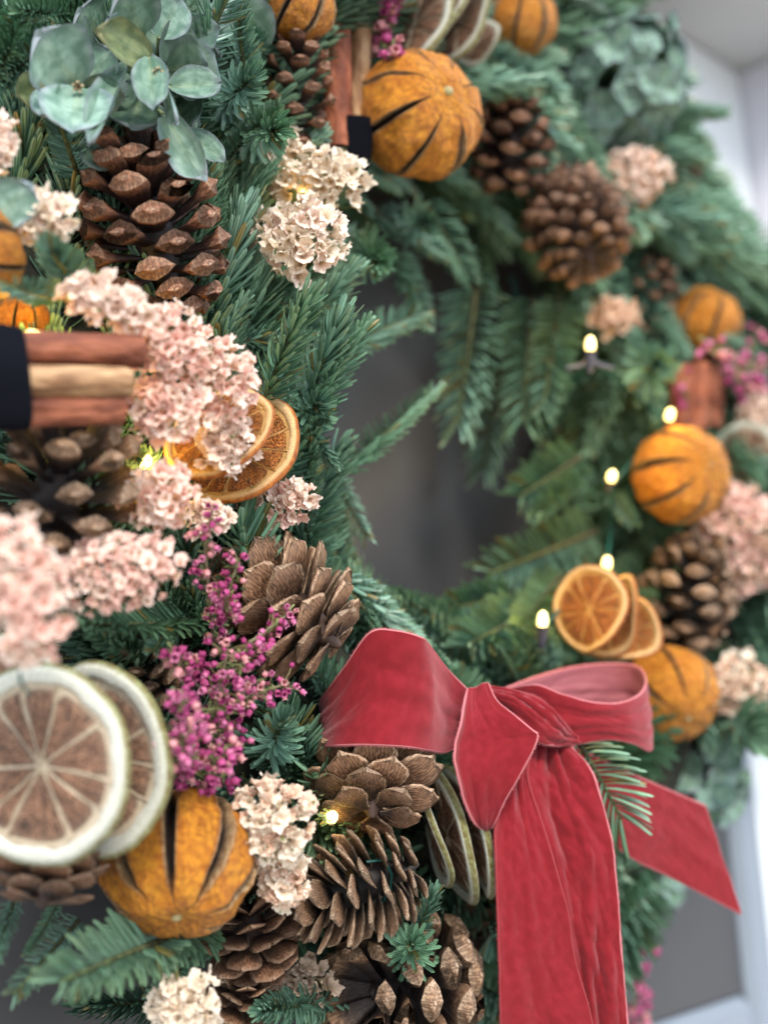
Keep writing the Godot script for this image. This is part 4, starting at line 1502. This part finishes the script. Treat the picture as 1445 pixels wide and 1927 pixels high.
func build_cinnamon():
	var red := Color(0.42, 0.13, 0.06)
	var tan := Color(0.66, 0.40, 0.2)
	var a := pz(-20, 710, 0.135)
	var o := thing("cinnamon_bundle", "three cinnamon sticks tied with black velvet ribbon at the left edge", "cinnamon sticks", a)
	stick(o, 1, red, pz(-130, 652, 0.135), pz(262, 661, 0.147), px(32, a))
	stick(o, 2, tan, pz(-130, 712, 0.139), pz(241, 718, 0.149), px(29, a))
	stick(o, 3, red, pz(-130, 778, 0.135), pz(229, 768, 0.145), px(29, a))
	stick(o, 4, red * 0.85, pz(-130, 740, 0.119), pz(215, 738, 0.127), px(28, a))
	band(o, pz(-8, 712, 0.139), pz(241, 730, 0.147) - pz(-130, 700, 0.136), px(96, a), px(52, a), px(100, a))
	keep(pz(130, 712, 0.14), 90)
	a = pz(650, 150, 0.09)
	o = thing("cinnamon_bundle", "upright cinnamon sticks tied in black between the cone and the upper orange", "cinnamon sticks", a)
	stick(o, 5, red * 1.15, pz(638, 280, 0.099), pz(632, 50, 0.106), px(25, a))
	stick(o, 6, tan, pz(668, 290, 0.099), pz(678, 55, 0.104), px(20, a))
	stick(o, 7, red, pz(650, 280, 0.08), pz(652, 70, 0.084), px(22, a))
	band(o, pz(650, 270, 0.098), cv(0.1, 1, 0), px(42, a), px(34, a), px(90, a))
	keep(pz(650, 150, 0.09), 50)
	a = pz(1308, 745, 0.09)
	o = thing("cinnamon_bundle", "far cinnamon sticks under the heather on the wreath's right side", "cinnamon sticks", a)
	stick(o, 8, red * 1.2, pz(1280, 806, 0.09), pz(1284, 690, 0.094), px(21, a))
	stick(o, 9, red * 1.3, pz(1310, 808, 0.094), pz(1312, 684, 0.098), px(20, a))
	stick(o, 10, red * 1.1, pz(1338, 806, 0.09), pz(1342, 690, 0.094), px(20, a))
	keep(pz(1308, 745, 0.09), 45)

func build_bow():
	var o := thing("velvet_bow", "red velvet ribbon bow with long tails on the lower wreath", "bow", pd(930, 1380, 0.53))
	# left loop: from the knot out to the left and back behind
	ribbon(o, "left_loop", [
		[885, 1305, 0.520, 862, 1402, 0.512, 0.10], [842, 1262, 0.512, 838, 1414, 0.504, 0.02], [806, 1213, 0.497, 806, 1410, 0.492, -0.03], [790, 1200, 0.490, 768, 1404, 0.484, 0.05],
		[745, 1188, 0.486, 724, 1401, 0.480, 0.07], [697, 1191, 0.486, 682, 1400, 0.480, 0.09], [654, 1250, 0.490, 634, 1402, 0.485, 0.10], [618, 1300, 0.498, 611, 1405, 0.494, 0.08], [604, 1322, 0.508, 600, 1407, 0.506, 0.04],
		[616, 1330, 0.520, 612, 1400, 0.520, 0.0], [660, 1300, 0.532, 664, 1392, 0.534, 0.0], [740, 1280, 0.540, 744, 1390, 0.542, 0.0], [830, 1290, 0.543, 834, 1390, 0.545, 0.0], [900, 1310, 0.540, 900, 1380, 0.540, 0.0]], 84, 26, 0.0014, 3)
	# right loop: front band, then back over itself with its pale inner side up
	ribbon(o, "right_loop", [
		[960, 1296, 0.548, 985, 1388, 0.545, 0.05], [1010, 1290, 0.540, 1030, 1396, 0.540, 0.06], [1052, 1306, 0.538, 1082, 1398, 0.540, 0.05], [1110, 1322, 0.540, 1140, 1390, 0.544, 0.06], [1165, 1324, 0.548, 1190, 1398, 0.552, 0.05],
		[1202, 1308, 0.562, 1222, 1412, 0.566, 0.03], [1215, 1282, 0.580, 1225, 1390, 0.584, 0.0], [1198, 1256, 0.598, 1204, 1362, 0.600, 0.0], [1150, 1250, 0.606, 1155, 1350, 0.606, 0.0], [1080, 1256, 0.604, 1086, 1350, 0.602, 0.0],
		[1010, 1274, 0.590, 1016, 1350, 0.588, 0.0], [950, 1296, 0.568, 958, 1350, 0.566, 0.0]], 84, 22, 0.0018, 7, true)
	# right tail, cut on the slant
	ribbon(o, "side_tail", [
		[1010, 1392, 0.560, 1030, 1450, 0.556, 0.0], [1075, 1405, 0.566, 1075, 1535, 0.560, 0.06], [1140, 1435, 0.572, 1136, 1575, 0.566, 0.05], [1200, 1463, 0.580, 1196, 1618, 0.576, 0.03], [1262, 1490, 0.590, 1262, 1650, 0.588, 0.02],
		[1326, 1517, 0.600, 1393, 1719, 0.604, 0.0]], 50, 24, 0.0014, 11)
	# hanging tails
	ribbon(o, "hanging_tail", [
		[1000, 1385, 0.538, 1068, 1396, 0.538, 0.10], [988, 1430, 0.528, 1104, 1440, 0.530, 0.16], [988, 1478, 0.522, 1124, 1486, 0.526, 0.12], [1010, 1560, 0.518, 1146, 1570, 0.524, 0.08], [1034, 1650, 0.516, 1158, 1650, 0.522, 0.05], [1050, 1770, 0.516, 1166, 1770, 0.520, 0.04],
		[1070, 1900, 0.516, 1178, 1900, 0.520, 0.03], [1078, 2040, 0.516, 1190, 2040, 0.520, 0.03]], 84, 26, 0.0052, 13)
	ribbon(o, "hanging_tail", [
		[965, 1410, 0.530, 1000, 1412, 0.530, 0.06], [950, 1470, 0.518, 992, 1462, 0.522, 0.05], [933, 1550, 0.510, 1018, 1545, 0.516, 0.06], [934, 1640, 0.506, 1046, 1640, 0.512, 0.05], [937, 1730, 0.504, 1068, 1722, 0.511, 0.04], [940, 1800, 0.503, 1078, 1795, 0.511, 0.03],
		[943, 1920, 0.503, 1112, 1920, 0.510, 0.03], [946, 2040, 0.503, 1128, 2040, 0.510, 0.03]], 84, 24, 0.0026, 17, false, "velvet_edge")
	# folds gathered behind the knot
	ribbon(o, "knot", [
		[918, 1294, 0.536, 930, 1330, 0.528, 0.10], [968, 1300, 0.533, 962, 1352, 0.524, 0.25], [1008, 1312, 0.532, 996, 1384, 0.522, 0.20], [1042, 1342, 0.534, 1030, 1401, 0.526, 0.22], [1084, 1386, 0.540, 1080, 1401, 0.538, 0.05]], 50, 26, 0.006, 19)
	# short wrap over the knot
	ribbon(o, "knot_wrap", [
		[880, 1297, 0.516, 917, 1286, 0.518, 0.05], [873, 1325, 0.508, 934, 1320, 0.512, 0.12], [867, 1362, 0.502, 966, 1346, 0.508, 0.15], [858, 1394, 0.500, 1000, 1374, 0.506, 0.14], [856, 1411, 0.499, 1010, 1383, 0.506, 0.13], [855, 1428, 0.498, 1003, 1407, 0.505, 0.13],
		[860, 1452, 0.498, 981, 1449, 0.504, 0.12], [867, 1480, 0.499, 966, 1476, 0.504, 0.11], [873, 1506, 0.501, 950, 1503, 0.505, 0.10], [890, 1544, 0.505, 930, 1546, 0.508, 0.06], [905, 1559, 0.510, 922, 1559, 0.511, 0.0]], 66, 28, 0.0012, 29, false, "selvage", 0.62)
	for q in [[735, 1300, 110, 0.485], [930, 1420, 75, 0.5], [1090, 1330, 150, 0.615], [1000, 1560, 75, 0.51], [1060, 1750, 110, 0.51], [1150, 1500, 80, 0.57], [1280, 1580, 80, 0.59]]:
		keepouts.append([q[0], q[1], q[2], q[3]])

func build_lights():
	var pts := [[1040, 1250, .07], [1020, 1186, .105], [1075, 1120, .085], [1139, 1078, .10], [1150, 990, .075], [1150, 912, .105], [1205, 850, .09], [1258, 796, .115], [1190, 740, .08], [1110, 672, .105], [1085, 712, .09], [1060, 735, .07], [1000, 640, .05], [960, 520, .04]]
	var a := pz(1150, 912, .1)
	var o := thing("fairy_lights", "fairy lights on thin wire along the wreath's far right side", "fairy lights", a)
	var b := MB.new()
	var w := PackedVector3Array()
	for q in pts:
		w.append(pz(q[0], q[1], q[2]) - a)
	var cu := Curve3D.new()
	for i in w.size():
		var tg := (w[mini(i + 1, w.size() - 1)] - w[maxi(i - 1, 0)]) * 0.2
		cu.add_point(w[i], -tg, tg)
	var line := PackedVector3Array()
	for i in 90:
		line.append(cu.sample_baked(cu.get_baked_length() * i / 89.0))
	b.tube(line, func(_t): return 0.001, 6, Color.WHITE)
	part("wire", b.mesh(false), M["wire"], o)
	for q in [[1110, 660, .108, Vector3(0, 1, 0.15)], [1258, 788, .118, Vector3(0, 0.6, 0.7)], [1149, 902, .108, Vector3(0, 0.5, 0.8)], [1140, 1070, .103, Vector3(0, 0.8, 0.5)], [1020, 1178, .108, Vector3(0, 0.9, 0.3)]]:
		bulb(o, pz(q[0], q[1], q[2]), cv(q[3].x, q[3].y, q[3].z), 0.0003 if q[1] < 700 else 0.0005)
	var e := MB.new()                                    # the forked wire under the topmost bulb
	for s in [-1.0, 1.0]:
		var p := pz(1110, 672, .106) - a
		e.tube(PackedVector3Array([p, p + cv(s * 0.5, -0.5, 0) * 0.006, p + cv(s * 0.9, -0.45, 0) * 0.013]), func(_t): return 0.0012, 6, Color.WHITE)
	part("wire", e.mesh(false), M["bulb_socket"], o)
	for q in [[622, 1540, .104, Vector3(0.2, 0.4, 0.9), "single glowing fairy light between the tan cone and the beige tipped cone", 0.0001],
			[272, 872, .105, Vector3(0.3, 0.2, 0.9), "fairy light lighting needles gold below the pink statice", 0.0005],
			[574, 378, .104, Vector3(0, 0.3, 0.9), "fairy light deep inside the cream statice head", 0.0001],
			[78, 640, .112, Vector3(-0.4, 0.2, 0.8), "fairy light glowing behind the cinnamon bundle", 0.0006]]:
		var p := pz(q[0], q[1], q[2])
		var t := thing("fairy_light", q[4], "fairy light", p)
		bulb(t, p, cv(q[3].x, q[3].y, q[3].z), q[5])
		var wb := MB.new()
		wb.tube(PackedVector3Array([Vector3(0, 0, 0) - cv(q[3].x, q[3].y, q[3].z) * 0.01, Vector3(0.004, -0.006, -0.02), Vector3(0.02, -0.02, -0.035), Vector3(0.04, -0.03, -0.04)]), func(_t): return 0.0006, 6, Color.WHITE)
		part("wire", wb.mesh(false), M["wire"], t)
	for q in [[[[690, 1622, .122], [722, 1618, .124], [737, 1645, .126], [735, 1672, .124], [718, 1700, .118]], "bent green florist wire across the beige tipped cone"], [[[38, 1268, .142], [40, 1285, .148], [50, 1298, .150], [56, 1306, .146]], "short green florist wire holding the near lime slice"]]:
		var p := pz(q[0][0][0], q[0][0][1], q[0][0][2])
		var t := thing("florist_wire", q[1], "wire", p)
		var wp := PackedVector3Array()
		for k in q[0]:
			wp.append(pz(k[0], k[1], k[2]) - p)
		var wb := MB.new()
		wb.tube(wp, func(_t): return 0.00055, 6, Color.WHITE)
		part("bent_wire", wb.mesh(false), M["wire"], t)

func build_fir():
	# sprigs one can tell apart
	var S := [
		["comb", 0, 165, 372, .085, 95, 205, .12, "neat comb of fir needles left of the large reddish cone"],
		["sweep", 0, 40, 20, .10, -10, 190, .11, "dark fir sprig hanging at the upper left corner"],
		["brush", 1, 150, 20, .09, 40, 40, .11, "fir sprig at the top left behind the hydrangea"],
		["brush", 2, 120, 70, .08, 10, 130, .10, "fir sprig beside the leftmost hydrangea petal"],
		["sweep", 1, 470, 190, .10, 436, 24, .13, "upright fir sprig between the hydrangea and the brown orange"],
		["sweep", 0, 430, 300, .10, 520, 190, .132, "bright fir sprig leaning right over the upright cone"],
		["star", 0, 420, 200, .10, 470, 150, .13, "star of fir needles in front of the hydrangea's right side"],
		["star", 1, 470, 250, .10, 520, 240, .134, "star of fir needles pointing at the black ribbon"],
		["brush", 0, 500, 110, .09, 470, 70, .115, "short fir tuft under the brown dried orange"],
		["brush", 1, 420, 620, .09, 412, 330, .105, "long upright fir sprig right of the large reddish cone"],
		["brush", 0, 440, 470, .085, 520, 540, .10, "fir sprig below the cream statice head"],
		["comb", 1, 450, 560, .095, 650, 590, .115, "fir sprig pointing right under the cream statice"],
		["brush", 2, 460, 640, .095, 640, 640, .115, "fir sprig pointing right, second below the cream statice"],
		["sweep", 1, 470, 560, .09, 610, 520, .115, "fir sprig rising to the right behind the cream statice"],
		["comb", 0, 600, 660, .075, 775, 612, .07, "fir sprig poking into the opening, upper one"],
		["comb", 1, 640, 890, .075, 808, 752, .075, "long fir sprig poking into the opening, lower one"],
		["brush", 0, 520, 660, .09, 640, 720, .11, "fir sprig between the pink statice and the opening"],
		["star", 0, 560, 790, .095, 600, 760, .125, "star of stiff fir needles beside the orange slices"],
		["sweep", 1, 540, 830, .09, 620, 800, .12, "blue fir tuft right of the dried orange slices"],
		["brush", 2, 545, 780, .09, 625, 870, .11, "fir sprig drooping beside the orange slices"],
		["comb", 0, 600, 850, .07, 690, 1010, .075, "drooping fir sprig at the opening's left edge"],
		["comb", 1, 570, 900, .075, 640, 1000, .085, "drooping fir sprig right of the small pink statice"],
		["brush", 1, 640, 470, .07, 720, 520, .09, "soft fir sprig behind the cream statice head"],
		["star", 1, 680, 470, .07, 710, 490, .10, "star of fir needles right of the cream statice"],
		["wide", 0, 705, 400, .06, 838, 470, .065, "fir sprig reaching right under the upper dried orange"],
		["wide", 3, 730, 470, .06, 800, 600, .065, "fir sprig dipping into the opening beside the cream statice"],
		["wide", 1, 800, 380, .055, 880, 520, .055, "shaded fir sprig below the dark cone at the top"],
		["star", 0, 770, 420, .06, 800, 420, .085, "star of fir needles below the upper dried orange"],
		["brush", 2, 640, 1090, .09, 800, 1230, .09, "fir sprig sloping down behind the bow's left loop"],
		["sweep", 0, 650, 1100, .085, 720, 1180, .105, "fir tuft between the tan cone and the bow"],
		["pale", 0, 700, 1130, .075, 830, 1270, .085, "yellowish fir sprig behind the top of the bow"],
		["comb", 1, 380, 1165, .095, 150, 1205, .12, "fir sprig pointing left under the rose pink statice"],
		["comb", 0, 330, 1150, .09, 290, 1240, .11, "dark fir tuft left of the heather stems"],
		["star", 0, 505, 1425, .10, 535, 1355, .124, "star of fir needles between the heather and the bow"],
		["brush", 1, 470, 1420, .09, 575, 1375, .108, "fir sprig under the bow's left loop"],
		["pale", 0, 400, 1740, .085, 80, 1840, .115, "big pale fir branch under the large dried orange"],
		["comb", 0, 150, 1730, .075, 20, 1880, .085, "fir sprig drooping at the lower left corner"],
		["comb", 1, 110, 1700, .07, 60, 1800, .08, "fir sprig under the brown cone rosette"],
		["brush", 0, 30, 1690, .07, -20, 1830, .08, "fir sprig hanging at the left edge below the lime slices"],
		["dark", 0, 360, 1880, .05, 150, 1900, .05, "dark fir sprig at the bottom below the pale branch"],
		["comb", 1, 380, 1780, .07, 290, 1890, .085, "fir sprig between the pale branch and the cream statice"],
		["brush", 2, 755, 1820, .10, 815, 1690, .125, "fir tuft standing between the two lower cones"],
		["star", 1, 770, 1800, .105, 775, 1770, .13, "star of pale fir needles over the bottom dark cone"],
		["brush", 0, 640, 1880, .08, 480, 1900, .095, "fir sprig at the bottom edge between the cones"],
		["sweep", 0, 800, 1500, .075, 780, 1600, .09, "dark fir needles behind the edge on lime slices"],
		["comb", 0, 120, 560, .115, 30, 560, .14, "blue fir sprig lying over the cinnamon at the left edge"],
		["sweep", 1, 160, 540, .11, 90, 490, .142, "blue fir tuft below the small cream statice"],
		["pale", 1, 300, 885, .095, 235, 850, .115, "fir needles lit gold by the fairy light under the statice"],
		["star", 1, 640, 1545, .09, 620, 1530, .107, "fir needles lit gold by the fairy light near the lower cones"],
		["comb", 1, 1230, 440, .09, 1440, 492, .09, "fir branch reaching out over the pale door frame"],
		["pale", 1, 1210, 450, .085, 1320, 380, .085, "yellow green fir sprig beside the far pink statice"],
		["wide", 0, 950, 620, .03, 912, 880, .025, "dark fir sprig hanging into the opening"],
		["wide", 0, 900, 520, .055, 865, 790, .06, "long fir sprig hanging down into the opening from the top"],
		["wide", 1, 1000, 560, .06, 985, 800, .065, "fir sprig hanging down beside the opening, second from the left"],
		["wide", 0, 1050, 560, .07, 1030, 760, .08, "fir sprig hanging under the round cone"],
		["wide", 2, 1150, 650, .08, 1250, 700, .11, "fir sprig beside the topmost far light bulb"],
		["star", 0, 1210, 700, .085, 1230, 690, .115, "star of fir needles left of the far cinnamon"],
		["wide", 1, 1090, 860, .065, 975, 940, .065, "green fir sprig on the opening's right edge"],
		["pale", 1, 1080, 900, .07, 1000, 970, .075, "bright fir tuft left of the middle far bulb"],
		["wide", 0, 1150, 930, .08, 1190, 980, .10, "fir sprig under the middle far bulb"],
		["wide", 0, 1120, 1000, .065, 930, 1080, .06, "fir sprig pointing left at the opening's lower right"],
		["pale", 0, 1060, 1080, .07, 960, 1190, .085, "pale fir sprig above the bow's right loop"],
		["wide", 1, 1000, 1150, .075, 880, 1220, .085, "fir sprig behind the bow between its two loops"],
		["wide", 1, 960, 1120, .06, 840, 1150, .06, "fir sprig at the lower edge of the opening"],
		["pale", 1, 870, 1180, .065, 740, 1120, .07, "soft green fir sprig low in the opening"],
		["wide", 2, 1040, 1260, .09, 1030, 1180, .105, "fir tuft under the lowest far bulb"],
		["wide", 0, 900, 170, .085, 1040, 130, .10, "blue green fir sprig between the upper oranges"],
		["wide", 1, 880, 160, .08, 990, 190, .10, "fir sprig right of the upper dried orange"],
		["wide", 3, 1080, 1560, .07, 1165, 1720, .055, "fir sprig trailing behind the ribbon tails above the small orange"],
		["wide", 1, 1090, 1640, .065, 1150, 1830, .045, "fir sprig trailing behind the ribbon tails below the small orange"],
		["brush", 1, 1320, 1380, .05, 1420, 1400, .05, "fir sprig below the far peach statice"],
	]
	sprig("fan", 0, pd(1088, 1396, 0.547), pd(1176, 1540, 0.549), cv(0.2, 0.3, 0.9), "loose fir sprig tucked between the hanging tail and the side tail of the bow", "", 0.25)
	for q in S:
		spr(q[0], q[1], q[2], q[3], q[4], q[5], q[6], q[7], q[8], rng.randf_range(-0.5, 0.5))
	# the rest of the greenery, laid clockwise round the ring
	var kinds := ["brush", "comb", "brush", "sweep", "comb", "brush", "dark"]
	var A := [["large reddish cone", 285, 425], ["upright cone", 575, 185], ["upper dried orange", 788, 218], ["large dried orange", 337, 1622], ["bow's left loop", 735, 1300], ["bow's right loop", 1110, 1330],
		["tan cone above the bow", 548, 1140], ["beige tipped cone", 660, 1672], ["near lime slices", 120, 1440], ["large hydrangea", 260, 150], ["cream statice in focus", 565, 452], ["large pink statice dome", 395, 715],
		["dried orange slices", 450, 850], ["magenta heather", 430, 1290], ["round far cone", 1082, 422], ["bright far orange", 1281, 893], ["far orange slices", 1140, 1160], ["far hydrangea", 1165, 130], ["far pink statice", 1395, 1015],
		["upper right orange", 1326, 604], ["hanging ribbon tails", 1050, 1700], ["dark far cone", 1290, 1120], ["cinnamon bundle", 130, 712], ["topmost far bulb", 1110, 645], ["stacked lime slices", 840, 50], ["middle far bulb", 1149, 893], ["far fir branch", 1330, 460], ["orange at the top", 975, 40], ["small shaded cone", 1225, 560], ["far heather", 1370, 660], ["small brown cone", 1268, 322], ["opening", 840, 820], ["lowest far bulb", 1020, 1170], ["edge on lime slices", 860, 1565], ["bottom dark cone", 760, 1850], ["bow's side tail", 1260, 1600], ["far peach statice", 1388, 1292]]
	var ways := ["right", "up and right", "up", "up and left", "left", "down and left", "down", "down and right"]
	var made := 0
	var tries := 0
	var used := {}
	while made < 228 and tries < 9000:
		tries += 1
		var far := made % 20 < 11
		var inner := not far and made % 20 < 16
		var phi := rng.randf_range(-1.2, 1.75) if far else (rng.randf_range(1.2, 3.7) if inner else rng.randf_range(0, TAU))
		var psi := rng.randf_range(-0.35, 2.3) if far else rng.randf_range(1.3 if inner else -0.4, PI + 0.4)
		var n := Vector3(cos(phi) * cos(psi), sin(phi) * cos(psi), sin(psi))
		var p := Vector3(cos(phi), sin(phi), 0) * 0.215 + n * Vector3(0.068, 0.068, 0.04) + Vector3(0, 0, 0.049)
		var tg := Vector3(sin(phi), -cos(phi), 0)
		var L := rng.randf_range(0.05, 0.078) if far else rng.randf_range(0.06, 0.09)
		var d := (tg * 0.85 + n * rng.randf_range(0.3, 0.75) + Vector3(rng.randf_range(-1, 1), rng.randf_range(-1, 1), rng.randf_range(-1, 1)) * (0.6 if far else 0.4)).normalized()
		var q := p + d * L
		if q.z < 0.012 or Vector2(q.x, q.y).length() < (0.085 if inner else 0.095):
			continue
		var s0 := to_px(p)
		var s1 := to_px(q)
		if maxf(s0.x, s1.x) < -40 or minf(s0.x, s1.x) > 1480 or maxf(s0.y, s1.y) < -40 or minf(s0.y, s1.y) > 1960:
			continue
		if s1.x > 1170 and s1.y > 1390 or s1.x > 1262 and s1.y < 520 or s1.x > 1230 and s1.y < 120 or s1.x < 330 and s1.y > 1830:
			continue
		var bad := false
		for k in keepouts:
			for t in [0.3, 0.65, 1.0]:
				var w := p.lerp(q, t)
				var sp := to_px(w)
				if Vector2(sp.x - k[0], sp.y - k[1]).length() < k[2] + 10 and dist(w) < k[3] + (0.012 if t < 1.0 else 0.02):
					bad = true
					break
			if bad:
				break
		if bad:
			continue
		var kind: String = ["wide", "pale", "wide", "star", "wide", "comb", "dark"][rng.randi() % 7] if far else kinds[rng.randi() % kinds.size()]
		var mid := (s0 + s1) * 0.5
		var best := 1e9
		var near: Array = A[0]
		for a in A:
			var dd := Vector2(a[1], a[2]).distance_to(mid)
			if dd < best:
				best = dd
				near = a
		var off := mid - Vector2(near[1], near[2])
		var rel := "behind"
		if best > 60:
			rel = ("right of" if off.x > 0 else "left of") if absf(off.x) > absf(off.y) else ("below" if off.y > 0 else "above")
		var ang := atan2(-(s1.y - s0.y), s1.x - s0.x)
		var way: String = ways[posmod(int(round(ang / (PI / 4))), 8)]
		var side := "inner" if cos(psi) < -0.5 else ("outer" if cos(psi) > 0.5 else "front")
		var lab := "%s fir sprig pointing %s, %s the %s" % ["dark" if kind == "dark" else "green", way, rel, near[0]]
		if used.has(lab):
			lab = "%s %s fir sprig pointing %s, %s the %s" % ["long" if L > 0.082 else "short", "dark" if kind == "dark" else "green", way, rel, near[0]]
		if used.has(lab):
			lab = "%s fir sprig, %s side, pointing %s, %s the %s" % [{"brush": "bushy", "comb": "flat", "sweep": "swept", "dark": "dark", "wide": "broad", "pale": "pale", "star": "starry"}[kind], side, way, rel, near[0]]
		used[lab] = true
		sprig(kind, rng.randi(), p, q, n, lab, "fir sprigs filling the wreath", 0.0, 1.12)
		made += 1
	var same := {}                                       # sprigs of one description are told apart by their height in the wreath
	for o in get_children():
		if o.has_meta("group") and o.get_meta("group") == "fir sprigs filling the wreath":
			var l: String = o.get_meta("label")
			if not same.has(l):
				same[l] = []
			same[l].append(o)
	for l in same:
		var list: Array = same[l]
		if list.size() > 1:
			list.sort_custom(func(a, b): return to_px(a.position).y < to_px(b.position).y)
			for i in list.size():
				var w: String = "highest" if i == 0 else ("lowest" if i == list.size() - 1 else ["second", "third", "fourth", "fifth", "sixth", "seventh"][mini(i - 1, 5)])
				list[i].set_meta("label", w + " " + l.replace(" the ", " "))
	build_undergrowth()
	print("fillers ", made, " of ", tries)

# the mass of short fir behind all that can be told apart
func build_undergrowth():
	var o := Node3D.new()
	o.name = "fir_undergrowth"
	add_child(o)
	tag(o, "mass of short dark green fir that covers the ring behind the sprigs", "fir greenery")
	o.set_meta("kind", "stuff")
	var k := 0
	for kind in ["brush", "wide", "sweep"]:
		for s in sprigs[kind]:
			k += 1
			var xf := []
			for i in 4000:
				if xf.size() >= 130:
					break
				var phi := rng.randf_range(0, TAU)
				var psi := rng.randf_range(-0.6, PI + 0.6)
				var n := Vector3(cos(phi) * cos(psi), sin(phi) * cos(psi), sin(psi))
				var p := Vector3(cos(phi), sin(phi), 0) * 0.215 + n * Vector3(0.058, 0.058, 0.034) + Vector3(0, 0, 0.049)
				var L := rng.randf_range(0.05, 0.075)
				var d := (Vector3(sin(phi), -cos(phi), 0) * 0.9 + n * rng.randf_range(0.05, 0.4) + Vector3(rng.randf_range(-1, 1), rng.randf_range(-1, 1), rng.randf_range(-1, 1)) * 0.4).normalized()
				var q := p + d * L
				var sp := to_px(q)
				if q.z < 0.012 or Vector2(q.x, q.y).length() < 0.12 or Vector2(q.x, q.y).length() > 0.305 or sp.x < -500 or sp.x > 1500 or sp.y < -500 or sp.y > 1990 or sp.x > 1170 and sp.y > 1400:
					continue
				var bad := false
				for kp in keepouts:
					if Vector2(sp.x - kp[0], sp.y - kp[1]).length() < kp[2] and dist(q) < kp[3]:
						bad = true
						break
				if not bad:
					xf.append(Transform3D(frame_y(d, n) * (L / float(s[2])), p))
			var mm := MultiMesh.new()
			mm.transform_format = MultiMesh.TRANSFORM_3D
			mm.mesh = s[0]
			mm.instance_count = xf.size()
			for i in xf.size():
				mm.set_instance_transform(i, xf[i])
			var mi := MultiMeshInstance3D.new()
			mi.name = "needles"
			mi.multimesh = mm
			mi.material_override = M["needle"]
			mi.set_meta("kind", "stuff")
			o.add_child(mi, true)
